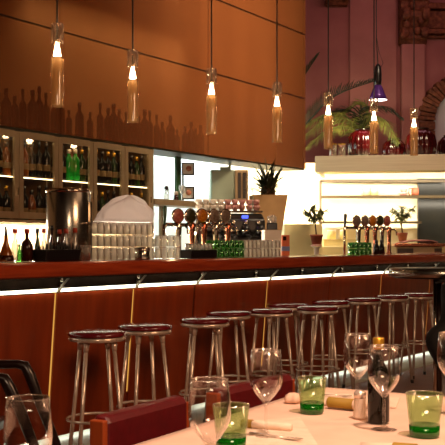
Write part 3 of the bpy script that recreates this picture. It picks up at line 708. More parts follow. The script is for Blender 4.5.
# ================================================================== PINEAPPLE POT and low cream wall
D_ = 12.3
o = MB().box(((X(284, D_) + X(322, D_)) / 2, 12.65, Z(224, D_) / 2), (X(322, D_) - X(284, D_), .8, Z(224, D_))).build('half_wall', 'cream_paint', bevel=.01)
o['kind'] = 'structure'; o.name = 'wall_low'
D_ = 11.2
r = thing('potted_plant', 'spiky-leaved plant in tall tapering beige square planter', 'plant', (X(268, D_), D_, 0), .12)
zb, zt = Z(238, D_), Z(195.5, D_)
MB().add([(sx * q, sy * q, z) for q, z in ((.125, zb), (.19, zt)) for sx, sy in ((-1, -1), (1, -1), (1, 1), (-1, 1))] + [(sx * .17, sy * .17, zt - .03) for sx, sy in ((-1, -1), (1, -1), (1, 1), (-1, 1))],
         [(3, 2, 1, 0), (0, 1, 5, 4), (1, 2, 6, 5), (2, 3, 7, 6), (3, 0, 4, 7), (8, 9, 10, 11)] + [(4 + k, 4 + (k + 1) % 4, 8 + (k + 1) % 4, 8 + k) for k in range(4)]).build('planter', 'pot_stone', r)
MB().box((0, 0, zb / 2), (.24, .24, zb)).build('pedestal', 'white_glaze', r, bevel=.004)
mb = MB()
def blade(mb, base, az, el, L, w, curl=.6, n=6):
    pts = []; p = Vector(base); e = el
    for i in range(n + 1):
        pts.append(p.copy()); e2 = e - curl * i / n; p = p + Vector((math.cos(az) * math.cos(e2), math.sin(az) * math.cos(e2), math.sin(e2))) * (L / n)
    sd = Vector((-math.sin(az), math.cos(az), 0)); vs = []
    for i, q in enumerate(pts):
        ww = w * (1 - (i / n) ** 1.5) * (.6 + .4 * min(1, i * 1.5 / n)) + .0008; vs += [q - sd * ww, q + Vector((0, 0, -.25 * ww)), q + sd * ww]
    fs = []
    for i in range(n): a = i * 3; fs += [(a, a + 1, a + 4, a + 3), (a + 1, a + 2, a + 5, a + 4)]
    mb.add(vs, fs, True)
for k_ in range(150):
    hgt = random.uniform(0, .12); el = random.uniform(.35, 1.45)
    blade(mb, (random.uniform(-.05, .05), random.uniform(-.05, .05), zt - .03 + hgt), random.random() * 6.28, el, random.uniform(.22, .46) * (.7 + .3 * el), .016, .8)
mb.build('foliage', 'dark_leaf', r)
MB().lathe([(0, 0), (.07, 0), (.08, .08), (.05, .17), (0, .2)], 14, (0, 0, zt - .03), ribs=7, rib=.1).build('core_stem', 'bark', r)
# thin little plant left of it and a small stem vase
r = thing('dry_stem_vase', 'thin glass vase with dry stem left of the beige planter', 'vase', (X(254, 11.9), 11.9, Z(206, 11.9)), 0)
MB().lathe([(0, 0), (.02, 0), (.022, .01), (.014, .06), (.01, .12), (.013, .125), (.008, .12), (.01, .06), (0, .01)], 14).build('vase', 'bar_glass', r)
mb = MB(); mb.tube([(0, 0, .03), (-.01, 0, .16), (-.03, 0, .24)], .003, 5)
for k_ in range(10): blade(mb, (-.01 - .002 * k_, 0, .14 + .01 * k_), random.random() * 6.28, .5, .05, .008)
mb.build('stem', 'leaf', r)
o = MB().box((X(254, 11.9), 11.9, Z(206, 11.9) / 2), (.12, .12, Z(206, 11.9) - .002)).build('pedestal', 'white_tile', bevel=.004); tag(o, 'pale square pedestal under the thin dry stem vase', 'pedestal')

# ================================================================== RIGHT RECESS: hood, shelves, stone
D_ = 13.0
hz0, hz1 = Z(172, D_), Z(156, D_)
xa, xb = X(315, D_), X(470, 12.6)
r = thing('canopy_hood', 'long brushed metal canopy over the glowing recess at right', 'hood', (xa, D_, 0), -math.atan2(.35, xb - xa))
Lh = math.hypot(xb - xa, .35)
MB().box((Lh / 2, .02, (hz0 + hz1) / 2), (Lh, .03, hz1 - hz0)).build('front_fascia', 'brushed_steel', r, bevel=.004)
MB().box((Lh / 2, .62, hz1 - .03), (Lh, 1.16, .03)).build('top_plate', 'brushed_steel', r)
MB().box((.015, .62, (hz0 + hz1) / 2), (.03, 1.16, hz1 - hz0)).build('side_plate', 'brushed_steel', r)
MB().box((Lh / 2, .5, hz0 + .05), (Lh - .1, .9, .02)).build('underside', 'cream_paint', r)
# shelf rack
def xx(px, D=14.1): return X(px, D)
r = thing('wall_rack', 'slim metal-framed shelving in the glowing recess', 'shelving', (0, 0, 0))
mb = MB(); Dk = 14.1
mb.box((xx(320.5), Dk, Z(181, Dk) / 2), (.035, .04, Z(181, Dk))).box(((xx(320) + xx(445)) / 2, Dk, Z(181, Dk)), (xx(445) - xx(320), .04, .04)); mb.build('frame', 'dark_brass', r)
MB().box(((xx(322) + xx(470)) / 2, Dk, Z(197, Dk)), (xx(470) - xx(322), .24, .035)).build('shelf', 'dark_brass', r)
MB().box(((xx(322) + xx(420)) / 2, Dk, Z(222.5, Dk)), (xx(420) - xx(322), .24, .03)).build('shelf', 'dark_brass', r)
o = MB().box(((xx(420) + xx(480)) / 2, 14.26, Z(178, Dk) / 2), (xx(480) - xx(420), .07, Z(178, Dk))).build('stone_slab', 'black_stone'); tag(o, 'dark polished stone slab on the recess wall at right edge', 'panel')
# shelf goods
def simple(name, label, cat, px, pyb, D, parts, rz=0, group=None):
    r = thing(name, label, cat, (X(px, D), D, Z(pyb, D)), rz, group)
    for nm, mb, m_ in parts: mb.build(nm, m_, r)
    return r
simple('cup_stack', 'pale ribbed stack of cups on the upper recess shelf', 'cups', 369, 195.7, Dk, [('cups', MB().lathe([(0, 0), (.05, 0), (.06, .1), (.05, .11), (0, .11)], 20, (-.035, 0, 0), ribs=20, rib=.03), 'cream_paint'), ('cups', MB().lathe([(0, 0), (.05, 0), (.06, .1), (.05, .11), (0, .11)], 20, (.075, 0, 0), ribs=20, rib=.03), 'cream_paint')])
simple('pink_bowl', 'small stack of pink bowls at right of the upper recess shelf', 'bowls', 403.5, 195.7, Dk, [('lower_bowl', MB().lathe([(0, 0), (.04, 0), (.08, .04), (.07, .045), (0, .03)], 20), 'pink_glaze'), ('upper_bowl', MB().lathe([(0, 0), (.03, 0), (.06, .05), (.05, .06), (0, .04)], 20, (0, 0, .04)), 'pink_glaze')])
simple('teapot', 'reddish-brown pitcher with loop handle on the recess shelf', 'pitcher', 415, 195.7, 14.05, [('body', MB().lathe([(0, 0), (.05, 0), (.055, .05), (.045, .11), (0, .115)], 20), 'terracotta'), ('handle', MB().tube([(-.045, 0, .1), (-.085, 0, .1), (-.09, 0, .04), (-.075, 0, .0)], .009, 8), 'terracotta')])
# lower back-counter on the right
xl, xr = X(318, 12.9), X(470, 12.9)
o = MB().box(((X(300, 13.3) + xr) / 2, 13.55, Z(246, 13.3) / 2), (xr - X(300, 13.3), .6, Z(246, 13.3))).build('right_counter', 'cream_paint', bevel=.01)
tag(o, 'cream counter with plants and boxes under the glowing recess', 'counter')
zt = Z(246, 13.3)
r = simple('storage_box', 'wide cream box behind the right-hand green tumblers', 'box', 341, 246, 13.5, [('box', MB().box((0, 0, .04), (.5, .3, .08)), 'cream_paint'), ('lid', MB().box((0, 0, .085), (.52, .32, .012)), 'cream_paint')])
for px, l_ in ((331.5, 'ridged cream tub right of the left terracotta pot'), (343.5, 'round cream tub left of the right beer taps')):
    rr_ = .06 if px < 340 else .05
    simple('tub', l_, 'tub', px, 239, 13.5, [('body', MB().lathe([(0, 0), (rr_, 0), (rr_, .1), (rr_ * .95, .105), (0, .105)], 24, ribs=24, rib=.02), 'cream_paint'), ('lid', MB().lathe([(0, .105), (rr_ * 1.04, .105), (rr_ * 1.04, .118), (0, .12)], 24), 'white_glaze')])
def little_tree(label, px, pyb, D, ht, spread, potr, seed, ph=.1, lean=-.02):
    random.seed(seed)
    r = thing('potted_tree', label, 'plant', (X(px, D), D, Z(pyb, D)))
    p_ = MB().lathe([(0, 0), (potr * .72, 0), (potr, ph), (potr * 1.06, ph), (potr * 1.06, ph + .02), (potr * .92, ph + .02), (potr * .9, ph), (0, ph)], 24).build('pot', 'terracotta', r)
    MB().lathe([(0, -.02), (potr * .9, -.02), (potr * .95, -.005), (0, 0)], 20).build('saucer', 'pink_glaze', r)
    mb = MB(); mb.tube([(0, 0, ph * .9), (lean * .6, 0, ph + ht * .3), (lean, 0, ph + ht * .55)], [.011, .008, .006], 7)
    tips = []
    for k in range(12):
        a = random.random() * 6.28; L = random.uniform(.5, 1) * spread
        e = Vector((lean + math.cos(a) * L, math.sin(a) * L * .7, ph + ht * random.uniform(.5, 1.0))); s = Vector((lean, 0, ph + ht * random.uniform(.35, .55)))
        mid = (s + e) / 2 + Vector((0, 0, .03)); mb.tube([s, mid, e], [.005, .004, .002], 5); tips += [(s, mid), (mid, e), (mid, e)]
    mb.build('trunk', 'bark', r); mb = MB()
    for k in range(340):
        s, e = random.choice(tips); q = s.lerp(e, random.random()); blade(mb, q, random.random() * 6.28, random.uniform(-.6, .8), random.uniform(.06, .1), .016, .5, 3)
    mb.build('foliage', 'leaf', r); return r
little_tree('small leafy tree in terracotta pot, left of the cream tubs', 316.5, 244.5, 12.0, .38, .20, .075, 3)
little_tree('smaller sparse tree in terracotta pot beyond the right beer taps', 402.5, 241.5, 13.5, .38, .22, .068, 5)
o = MB().lathe([(0, 0), (.05, 0), (.03, .02), (.03, Z(246.5, 12.0) - .02), (.06, Z(246.5, 12.0) - .003), (0, Z(246.5, 12.0) - .003)], 20).build('plant_stand', 'white_glaze'); o.location = (X(316.5, 12.0), 12.0, 0); tag(o, 'white round stand under the left terracotta pot', 'stand')
zc_ = Z(246, 13.3) + .001; o = MB().lathe([(0, 0), (.06, 0), (.05, .01), (.05, Z(243, 13.5) - zc_ - .006), (.08, Z(243, 13.5) - zc_ - .004), (0, Z(243, 13.5) - zc_ - .003)], 20).build('plant_stand', 'copper'); o.location = (X(402.5, 13.5), 13.5, zc_); tag(o, 'low round copper stand under the right terracotta pot', 'stand')
# steel appliance with pink cloth at right
Dm = 12.75
r = thing('steel_counter_unit', 'low steel counter appliance at right, pink cloth lying on it', 'appliance', (X(416, Dm), Dm, 0))
wz = X(441, Dm) - X(391, Dm); zt = Z(243.5, Dm)
MB().box((0, 0, zt - .02), (wz, .5, .04)).build('top', 'copper', r, bevel=.006)
MB().box((0, .02, (zt - .04) / 2), (wz - .06, .44, zt - .04)).build('body', 'cabinet_frame', r, bevel=.006)
MB().box((wz * .36, -.24, zt - .12), (.09, .02, .12)).build('steel_door', 'chrome', r); MB().box((-.18, -.235, zt - .12), (.2, .02, .12)).build('dark_door', 'dark_core', r)
mb = MB(); n = 20; vs = []; fs = []
for i in range(n + 1):
    for j in range(7):
        u_ = i / n; v_ = j / 6; vs.append((-.2 + .44 * u_ - .04 * v_, -.2 + .34 * v_, .012 + .035 * math.sin(u_ * 3.1) * (1 - .2 * v_) + .009 * math.sin(9 * u_ + 4 * v_)))
for i in range(n):
    for j in range(6): a = i * 7 + j; fs.append((a, a + 7, a + 8, a + 1))
mb.add(vs, fs, True); o = mb.build('folded_cloth', 'pink_cloth'); o.location = (X(416, Dm), Dm, zt); m_ = o.modifiers.new('thick', 'SOLIDIFY'); m_.thickness = .01
tag(o, 'pink folded cloth lying on the steel appliance at right', 'cloth')

# ================================================================== HOOD TOP: red pots, palm
zt = hz1 - .015
def red_pot(label, px, py, Rr, D):
    r = thing('ribbed_pot', label, 'pot', (X(px, D), D, zt), 0, 'dark red ribbed pots on the canopy')
    h = 2 * Rr * .98
    MB().lathe([(0, 0), (Rr * .6, 0), (Rr * .92, h * .22), (Rr, h * .5), (Rr * .9, h * .78), (Rr * .6, h * .96), (Rr * .45, h), (Rr * .4, h * .96), (0, h * .9)], 60, ribs=15, rib=.05).build('belly', 'red_gloss', r)
    MB().lathe([(Rr * .42, h * .97), (Rr * .5, h * 1.0), (Rr * .52, h * 1.05), (Rr * .42, h * 1.04)], 30).build('lip', 'dark_wood', r); return r
red_pot('glossy dark red ribbed pot on the canopy under the palm fronds', 362.5, 138, .205, 13.5)
red_pot('glossy dark red ribbed pot between the purple lamp and last pendant', 394, 138, .16, 13.8)
red_pot('large dark red ribbed pot just right of the last pendant', 421, 138, .205, 13.4)
red_pot('dark red ribbed pot at the right edge of the canopy', 450, 138, .17, 13.6)
for px, D2, l_ in ((333, 13.4, 'clear glass jar on the canopy left of the red pots'), (342, 13.4, 'clear glass jar on canopy beside first red pot')):
    r = thing('glass_jar', l_, 'jar', (X(px, D2), D2, zt)); MB().lathe([(0, 0), (.05, 0), (.052, .2), (.045, .2), (.045, .01), (0, .01)], 20).build('body', 'pendant_clear', r); MB().lathe([(.046, .2), (.056, .205), (.056, .215), (.046, .215)], 20).build('rim', 'brass', r)
# palm
random.seed(11)
r = thing('potted_palm', 'arching feathery palm behind the canopy, dark and lit fronds', 'plant', (X(372, 14.7), 14.7, 0))
base = Vector((X(372, 14.7), 14.7, 0))
MB().lathe([(0, 0), (.2, 0), (.26, .5), (.24, .5), (.22, .44), (0, .44)], 30).build('planter', 'dark_wood', r)
MB().tube([(0, 0, .4), (.03, 0, 1.2), (0, 0, 2.3)], [.1, .08, .07], 12).build('trunk', 'bark', r)
def frond(pts, leaf, droop, mname):
    """pts = image waypoints (px, py, depth) of the rib"""
    P_ = [W(*q) - base for q in pts]
    def cr(i, t):
        p0, p1, p2, p3 = P_[max(i - 1, 0)], P_[i], P_[i + 1], P_[min(i + 2, len(P_) - 1)]
        return .5 * ((2 * p1) + (p2 - p0) * t + (2 * p0 - 5 * p1 + 4 * p2 - p3) * t * t + (3 * p1 - p0 - 3 * p2 + p3) * t ** 3)
    C = [cr(i, k / 10) for i in range(len(P_) - 1) for k in range(10)] + [P_[-1]]
    mb = MB(); n = len(C); mb.tube(C, [.014 * (1 - i / n) + .003 for i in range(n)], 6)
    for i in range(2, n - 1):
        d = (C[i + 1] - C[i]).normalized(); f = i / n; L = 1.25 * leaf * math.sin(PI * min(1, .18 + f * .85)) ** .7
        for rep in range(2):
            for sg in (-1, 1):
                q = C[i].lerp(C[i + 1], rep / 2)
                sd = d.cross(Vector((0, 0, 1))).normalized() * sg
                out = (d * .75 + sd * .6 + Vector((0, 0, (.5 if droop < 0 else -.15) + random.uniform(-.25, .25)))).normalized()
                tip = q + out * L + Vector((0, 0, -abs(droop) * L * .4))
                mid = q.lerp(tip, .5) + Vector((0, 0, .02)); wv = d * .0085
                mb.add([q - wv, q + wv, mid + wv * 1.3, mid - wv * 1.3, tip], [(0, 1, 2, 3), (3, 2, 4)], False)
    mb.build('frond', mname, r)
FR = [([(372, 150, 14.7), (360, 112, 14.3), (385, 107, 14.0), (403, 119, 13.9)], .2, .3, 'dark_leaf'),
      ([(372, 150, 14.7), (364, 118, 14.4), (384, 120, 13.9), (399, 144, 13.6)], .26, .7, 'palm_leaf_lit'),
      ([(372, 150, 14.7), (352, 122, 14.2), (325, 121, 13.9), (300, 140, 13.6)], .26, .6, 'palm_leaf_lit'),
      ([(372, 150, 14.7), (350, 128, 14.0), (328, 130, 13.6), (304, 150, 13.3)], .22, .6, 'palm_leaf_lit'),
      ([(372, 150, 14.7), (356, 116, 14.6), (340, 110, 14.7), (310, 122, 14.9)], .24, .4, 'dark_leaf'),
      ([(372, 150, 14.7), (345, 116, 14.5), (322, 116, 14.3), (303, 128, 14.2)], .22, .5, 'palm_leaf_lit'),
      ([(372, 150, 14.7), (366, 106, 14.6), (352, 106, 14.6), (336, 118, 14.6)], .2, .5, 'palm_leaf_lit')]
for a_ in FR: frond(*a_)  # lit and shaded fronds of one palm painted in two leaf colours
# separate upper frond, belonging to a taller palm behind: rises from behind the soffit
r = thing('potted_palm', 'taller dark palm behind the soffit, its frond arching toward the purple lamp', 'plant', (X(285, 14.9), 14.9, 0))
base = Vector((X(285, 14.9), 14.9, 0))
MB().lathe([(0, 0), (.2, 0), (.26, .5), (.24, .5), (.22, .44), (0, .44)], 30).build('planter', 'dark_wood', r)
MB().tube([(0, 0, .4), (.02, 0, 1.6), (0, 0, 2.6)], [.1, .08, .07], 12).build('trunk', 'bark', r)
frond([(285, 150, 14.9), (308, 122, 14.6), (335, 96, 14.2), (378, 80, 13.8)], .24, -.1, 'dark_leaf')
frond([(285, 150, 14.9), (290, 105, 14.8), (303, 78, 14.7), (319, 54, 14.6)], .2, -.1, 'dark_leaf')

# ================================================================== PENDANTS
def pendant(px, ytop, ybot, D, label):
    zb, zt = Z(ybot, D), Z(ytop, D); L = zt - zb; rr = .0395
    r = thing('pendant_lamp', label, 'pendant lamp', (X(px, D), D, zb), 0, 'glass pendants over the bar')
    MB().cyl((0, 0, L * .8), (0, 0, 6.2 - zb), .0055, n=8).build('cord', 'black_rubber', r)
    MB().lathe([(rr, L * .77), (rr, L), (rr - .003, L), (rr - .003, L * .77)], 28).build('upper_glass', 'pendant_clear', r)
    MB().lathe([(rr - .004, L * .995), (rr + .001, L), (rr - .004, L * 1.005)], 28).build('upper_rim', 'rim_glass', r)
    MB().lathe([(rr - .004, L * .768), (rr + .001, L * .772), (rr - .004, L * .776)], 28).build('lower_rim', 'rim_glass', r)
    MB().lathe([(0, L * .77), (.012, L * .77), (.013, L * .84), (0, L * .85)], 16).build('socket', 'chrome', r)
    MB().lathe([(.010, L * .765), (.024, L * .615), (.0, L * .615)], 20).build('light_cone', 'bulb_emit', r)
    MB().lathe([(.026, L * .6), (rr * .95, L * .595), (rr, L * .57), (rr, .01), (rr * .98, 0), (rr * .9, .004), (rr * .92, L * .5), (.02, L * .59)], 28, ribs=14, rib=.012).build('lower_glass', 'pendant_frost', r)
    l = bpy.data.lights.new('pendant_light', 'POINT'); l.energy = 3.2; l.color = (1, .62, .32); l.shadow_soft_size = .03
    lo = bpy.data.objects.new('pendant_light', l); COL.objects.link(lo); lo.parent = r; lo.location = (0, 0, L * .68)
    return r
PL = [(57.2, 24, 107, 6.0, 'clear and frosted tube pendant lamp nearest the camera, leftmost of seven'), (132.7, 51, 122.5, 6.8, 'second tube pendant lamp from left, against the brown panel'),
      (211.5, 69, 134, 7.5, 'third tube pendant lamp from left, beside the dark upright seam'), (277, 83, 142.5, 8.25, 'fourth tube pendant lamp from left, before the orange panel'),
      (328.3, 93, 149, 8.8, 'fifth tube pendant lamp, hanging before the palm and pink wall'), (374, 99, 154, 9.2, 'sixth tube pendant lamp, right below the purple spotlight'), (414, 108.5, 155.5, 9.9, 'last tube pendant lamp at far right, before the red pots')]
for a_ in PL: pendant(*a_)
# purple spot lamp
D_ = 9.6; r = thing('spot_lamp', 'hanging purple bowl spotlight with black holder before the pink wall', 'spotlight', (X(378, 12.9), 12.9, Z(100, 12.9))); r.scale = (12.9 / D_,) * 3
spot('spot_lamp_beam', (X(378, 12.9), 12.95, Z(100, 12.9) - .03), (X(370, 14.4), 14.4, 2.5), 60, (1, .86, .5), 110)
q = D_ / 1000
MB().tube([(0, 0, 34 * q), (-1.6 * q, 0, 60 * q), (-2.0 * q, 0, (6.2 - Z(100, 12.9)) * D_ / 12.9)], .005, 8).build('cord', 'black_rubber', r)
MB().tube([(1.5 * q, 0, 30 * q), (5 * q, 0, 37 * q), (1 * q, 0, 48 * q), (-1.2 * q, 0, 62 * q)], .003, 6).build('slack_wire', 'black_rubber', r)
MB().lathe([(0, 14 * q), (.03, 14 * q), (.036, 20 * q), (.034, 22 * q), (.036, 24 * q), (.03, 33 * q), (.012, 36 * q), (0, 36 * q)], 22).build('holder', 'black_plastic', r)
MB().lathe([(.03, 15 * q), (.05, 11 * q), (.072, 5 * q), (.088, 0), (.086, 0), (.068, 5 * q), (.028, 14 * q)], 30).build('bowl_shade', 'purple_enamel', r)
MB().lathe([(0, .006), (.078, .004), (.086, 0), (.084, .012), (0, .016)], 30).build('lamp_face', 'spot_emit', r)

# ================================================================== FOREGROUND TABLE
TZ = .75
TF = Frame(.36, 3.68, .55)      # left-hand edge of the table; +x runs away from camera, -y towards the right
tb = thing('dining_table', 'large cloth-covered dining table in the foreground', 'table'); place(tb, TF)
MB().box((-1.15, -.5, TZ - .02), (2.28, .98, .03)).build('tabletop', 'orange_wood', tb)
for (a, b) in ((-.35, -.45), (-2.0, -.45)): MB().box((a, b, (TZ - .035) / 2), (.06, .06, TZ - .035)).build('leg', 'dark_wood', tb, bevel=.005)
# tablecloth with soft waves and hanging skirt
mb = MB(); nx, ny = 60, 34; vs = []; fs = []
L0, W0, drop = 2.34, 1.04, .22
for i in range(nx + 1):
    for j in range(ny + 1):
        u_ = -drop + (L0 + 2 * drop) * i / nx; v_ = -drop + (W0 + 2 * drop) * j / ny
        x_ = min(max(u_, 0), L0); y_ = min(max(v_, 0), W0); ov = max(-u_, u_ - L0, -v_, v_ - W0, 0)
        z_ = TZ + .002 - ov + (.0014 * math.sin(u_ * 9 + v_ * 3) if ov == 0 else 0)
        ox = (.012 * math.sin(u_ * 22) + .012) * min(1, ov / .1)
        if v_ < 0: y_ -= ox
        if v_ > W0: y_ += ox
        if u_ > L0: x_ += (.012 * math.sin(v_ * 22) + .012) * min(1, ov / .1)
        vs.append((x_ - L0 + .02, -y_ + .02, z_))
for i in range(nx):
    for j in range(ny): a = i * (ny + 1) + j; fs.append((a, a + ny + 1, a + ny + 2, a + 1))
mb.add(vs, fs, True); cl = mb.build('tablecloth', 'white_cloth'); place(cl, TF); tag(cl, 'pinkish white tablecloth draped over the foreground dining table', 'tablecloth')
ZT = TZ + .005
def paper(label, pts):
    P_ = [onz(a, b, ZT) for a, b in pts]; mb = MB(); n = len(P_)
    mb.add([(p.x, p.y, ZT) for p in P_] + [(p.x, p.y, ZT + .003) for p in P_], [tuple(range(n)), tuple(range(2 * n - 1, n - 1, -1))] + [(k, (k + 1) % n, (k + 1) % n + n, k + n) for k in range(n)])
    o = mb.build('paper_mat', 'napkin_cloth'); tag(o, label, 'placemat', 'paper mats on the dining table')
paper('flat white paper mat under the stem of the middle wine glass', [(238, 446), (243, 422), (300, 418), (318, 446)])
paper('flat white paper mat at far side beside the bottle and shaker', [(310, 404), (322, 393), (400, 398), (396, 408)])

def wineglass(label, px, D, z=ZT, hgt=.236):
    r = thing('wine_glass', label, 'wine glass', (X(px, D), D, z), 0, 'wine glasses on the dining table')
    s = hgt / .236
    P_ = [(0, 0), (.036, 0), (.037, .0015), (.03, .003), (.01, .006), (.0042, .014), (.0036, .05), (.0036, .085), (.006, .092), (.013, .100), (.027, .116), (.0395, .134), (.0445, .148), (.0458, .160), (.0455, .180), (.043, .210), (.0398, .236)]
    P2 = [(.0385, .236), (.0422, .210), (.0447, .180), (.045, .160), (.0437, .148), (.0388, .135), (.027, .1175), (.012, .102), (0, .099)]
    MB().lathe([(a, b * s) for a, b in P_[:9]] + [(0, .093 * s)], 40).build('stem', 'wine_glass_clear', r)
    MB().lathe([(a, b * s) for a, b in P_[8:] + P2], 48).build('bowl', 'wine_glass_clear', r)
    MB().ring((0, 0, .236 * s), .0391, .0012, 48, 6).build('rim', 'rim_glass', r)
    return r
wineglass('wine glass at the bottom left corner, nearest to the dark armchair', 28, 1.88)
wineglass('wine glass in front of the red chair, next to low green tumbler', 209.5, 2.14)
wineglass('wine glass standing left of the yellow-green tumbler mid table', 266, 2.72)
wineglass('farthest wine glass, behind the salt shaker', 357.5, 3.2)
wineglass('wine glass standing right in front of the dark bottle', 384, 2.83)
wineglass('wine glass cut off by the right edge, before the black coat', 452, 3.1, hgt=.25)
def gtumbler(label, px, D, r1=.046, hgt=.108, fill=.2):
    r = thing('green_tumbler', label, 'tumbler', (X(px, D), D, ZT), .3, 'green tumblers on the dining table')
    r0 = r1 * .80
    fl = lambda pr: MB().lathe(pr, 40)
    fl([(r0, .022), (r1, hgt), (r1 - .003, hgt), (r0 - .003, .024)]).build('wall', 'green_glass_tint', r)
    fl([(0, 0), (r0 * .96, 0), (r0 * 1.0, .004), (r0 * 1.03, .030), (r0 * .9, .032), (0, .026)]).build('thick_base', 'green_glass_base', r)
    MB().ring((0, 0, hgt), r1 - .0015, .0016, 40, 6).build('rim', 'rim_glass', r)
    return r
gtumbler('yellow-green tumbler with dark green base in the middle of table', 312, 3.12)
gtumbler('green tumbler at the right, nearest the table corner', 424.5, 2.74, .051, .116)
gtumbler('green tumbler behind the rim of the second wine glass', 231, 2.58, .048, .11)
gtumbler('green tumbler cut off at the bottom left photo edge', -2, 2.0, .045, .1)
# lemon/food tint in the two left tumblers
# bottle
D_ = 2.95; r = thing('oil_bottle', 'dark bottle with gold cap standing among the wine glasses', 'bottle', (X(378.5, D_), D_, ZT))
MB().lathe([(0, 0), (.03, 0), (.032, .004), (.032, .115), (.031, .135), (.026, .158), (.016, .178), (.0125, .195), (.012, .235), (0, .235)], 36).build('glass_body', 'dark_bottle', r)
MB().lathe([(0, .215), (.0165, .215), (.0175, .219), (.017, .245), (.0155, .249), (0, .25)], 30).build('cap', 'foil_gold', r)
# salt
D_ = 3.02; r = thing('salt_shaker', 'small pale salt shaker with metal cap left of the bottle', 'shaker', (X(360, D_), D_, ZT))
MB().lathe([(0, 0), (.019, 0), (.021, .004), (.019, .03), (.0185, .062), (0, .062)], 10, smooth=False).build('body', 'salt_glass', r)
MB().lathe([(0, .06), (.0185, .06), (.019, .075), (.012, .083), (0, .085)], 20).build('cap', 'stool_metal', r)
# rolled napkins
def roll(label, pa, pb, rr, sl0, sl1):
    a = onz(*pa, ZT); b = onz(*pb, ZT); a.z = b.z = ZT + rr; d = (b - a); L = d.length
    r = thing('rolled_napkin', label, 'napkin', (a.x, a.y, ZT), math.atan2(d.y, d.x), 'napkin rolls on the dining table')
    MB().lathe([(0, -.0), (rr * .8, .002), (rr * .92, L * .3), (rr * .9, L * .7), (rr * .85, L - .002), (0, L)], 18, (0, 0, rr * .92), axis=(1, 0, 0), sx=1, sy=1).build('napkin', 'napkin_cloth', r)
    MB().lathe([(rr, L * sl0), (rr, L * sl1), (rr * .95, L * sl1), (rr * .95, L * sl0)], 22, (0, 0, rr), axis=(1, 0, 0)).build('paper_sleeve', 'mustard_paper', r)
roll('rolled napkin in mustard sleeve lying between tumbler and shaker', (327, 407), (366, 411), .017, .05, .7)
roll('rolled napkin in mustard sleeve at the bottom right corner', (360, 456), (440, 462), .02, .42, .72)
roll('rolled napkin in mustard sleeve beside the low green tumbler', (242, 428), (292, 432), .013, .0, .22)
# crumpled napkin behind the tumbler
r = onz(293, 402, ZT)
mb = MB(); mb.lathe([(0, 0), (.026, 0), (.03, .008), (.024, .022), (.012, .03), (0, .031)], 30, ribs=5, rib=.15); o = mb.build('crumpled_napkin', 'white_cloth'); o.location = r; tag(o, 'crumpled pale napkin heap behind the yellow-green tumbler', 'napkin')
# forks on the table
def cutlery(label, pa, pb):
    a = onz(*pa, ZT + .004); b = onz(*pb, ZT + .004); d = b - a; L = d.length; r = thing('fork', label, 'cutlery', (a.x, a.y, ZT + .0035), math.atan2(d.y, d.x))
    MB().tube([(0, 0, .004), (L * .4, 0, .006), (L * .7, 0, .004)], [.006, .003, .004], 8, sq=.5).build('handle', 'stool_metal', r)
    mb = MB().box((L * .78, 0, .004), (L * .16, .02, .002))
    for k in range(4): mb.box((L * .92, -.0085 + .0057 * k, .005), (L * .14, .003, .002))
    mb.build('tines', 'stool_metal', r)
cutlery('metal fork lying on the mat in front of the middle wine glass', (250, 434), (302, 441))
cutlery('metal fork on the far mat behind the mustard sleeve', (322, 396), (352, 397))

# ================================================================== CHAIRS
def red_chair(label, pl, pr, zt=.77):
    a = onz(*pl, zt); b = onz(*pr, zt); d = b - a; L = d.length; ang = math.atan2(d.y, d.x)
    r = thing('leather_chair', label, 'chair', (a.x, a.y, 0), ang, 'red leather chairs along the far side of the table')
    # local x along the back, -y = towards table
    MB().extr([(.0, .5), (.0, zt - .02), (.012, zt), (.05, zt + .004), (.062, zt - .015), (.06, .5)], .02, L).build('backrest', 'red_leather', r, bevel=.012, seg=3)
    MB().box((L / 2 , -.17, .45), (L - .04, .4, .08)).build('seat', 'red_leather', r, bevel=.02, seg=3)
    MB().box((.01, .03, .40), (.025, .05, .72)).build('side_frame', 'orange_wood', r, bevel=.004)
    MB().box((L + .008, .03, .40), (.022, .05, .70)).build('side_frame', 'orange_wood', r, bevel=.004)
    MB().box((L / 2, -.17, .395), (L - .03, .4, .03)).build('seat_frame', 'orange_wood', r)
    for (x_, y_) in ((.03, .03), (L - .03, .03), (.03, -.34), (L - .03, -.34)): MB().box((x_, y_, .19), (.035, .035, .38)).build('leg', 'orange_wood', r, bevel=.003)
    return r
red_chair('red leather chair at left with plain low back and orange wood side', (105, 418), (188, 396.5))
red_chair('red leather chair behind the middle wine glass and tumblers', (219, 391), (294, 374.5))
# dark armchair far left
r = thing('dark_armchair', 'dark polished wooden armchair at the left edge with looped arms', 'armchair', (X(-30, 4.9), 4.9, 0), .0)
def lp(px, py, D): v = W(px, py, D); return v - Vector((X(-30, 4.9), 4.9, 0))
for (D2, p0, p1, p2, sc_) in ((4.9, (-60, 366), (27, 364), (38, 398), 1), (4.5, (-70, 377), (7, 377), (20, 410), .9)):
    a, b, c = lp(*p0, D2), lp(*p1, D2), lp(*p2, D2); foot = Vector((c.x + .16, c.y, .0)); 
    al = Vector((a.x, a.y, 0))
    mb = MB(); mb.tube([a, a.lerp(b, .5), b + Vector((-.05, 0, .0)), b + Vector((-.012, 0, -.008)), b + Vector((.012, 0, -.05)), c, Vector((c.x + .09, c.y, .3)), foot], [.022, .022, .022, .026, .028, .026, .022, .018], 10, sq=1)
    mb.build('arm_frame', 'dark_wood', r)
    MB().tube([a + Vector((0, 0, .2)), a, al + Vector((-.05, 0, 0))], [.016, .02, .015], 10).build('rear_leg', 'dark_wood', r)
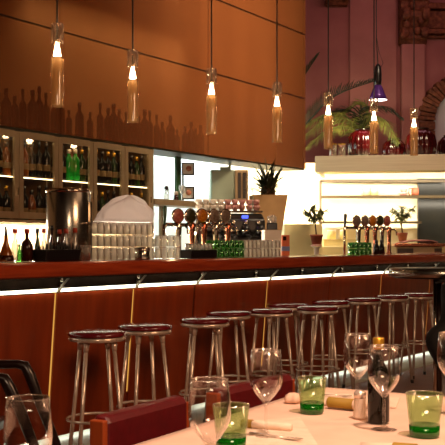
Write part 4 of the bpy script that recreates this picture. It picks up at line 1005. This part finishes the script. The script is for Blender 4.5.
MB().box((-.02, -.2, .42), (.42, .36, .05)).build('seat', 'dark_wood', r, bevel=.01); MB().box((-.2, -.2, .68), (.04, .36, .22), ry=-.12).build('backrest', 'dark_wood', r, bevel=.01)

# ================================================================== HIGH TABLE at right
D_ = 6.0; q = D_ / 1000
r = thing('high_table', 'tall round pedestal table with dark top at the right edge', 'table', (X(440, D_), D_, 0))
zt = Z(268, D_)
MB().lathe([(0, zt - .06), (.27, zt - .06), (.3, zt - .05), (.3, zt - .006), (.295, zt), (0, zt)], 48).build('tabletop', 'black_stone', r)
MB().lathe([(.3, zt - .05), (.306, zt - .04), (.306, zt - .015), (.3, zt - .006)], 48).build('edge_band', 'steel', r)
MB().cyl((-.03, 0, .02), (-.03, 0, zt - .06), .011).build('chrome_post', 'chrome', r)
MB().cyl((.0, .05, .02), (.0, .05, zt - .06), .022).build('column', 'dark_wood', r)
MB().lathe([(0, 0), (.2, 0), (.2, .012), (.05, .03), (0, .03)], 36).build('foot_plate', 'steel', r)
# hanging black coat
D_ = 5.35
out = [(441, 283), (447, 280), (470, 283), (490, 330), (492, 400), (470, 405), (448, 385), (441, 371), (434, 361), (427.5, 350), (425, 341), (427, 333), (433, 327), (440, 322), (442.5, 313), (441.5, 298)]
r = thing('hanging_coat', 'black coat or bag hanging in a rounded fold from the high table', 'coat', (X(455, D_), D_, 0))
nn = len(out); cxx, czz = 458, 340
vs = []; fs = []
for (sc_, dy) in ((.80, -.07), (.94, -.05), (1, -.015), (1, .015), (.94, .05), (.8, .07)):
    for (a, b) in out: vs.append((X(cxx + (a - cxx) * sc_, D_) - X(455, D_), dy, Z(czz + (b - czz) * sc_, D_)))
for i in range(5):
    for k in range(nn): fs.append((i * nn + k, i * nn + (k + 1) % nn, (i + 1) * nn + (k + 1) % nn, (i + 1) * nn + k))
fs += [tuple(range(nn - 1, -1, -1)), tuple(5 * nn + k for k in range(nn))]
MB().add(vs, fs, True).build('folds', 'black_cloth', r, subd=1)
zt2 = Z(283, D_)
MB().tube([(.03, 0, zt2 - .03), (.0, .2, zt2 + .01), (-.01, .42, Z(281, 6.0))], .008, 8).build('strap', 'black_cloth', r)
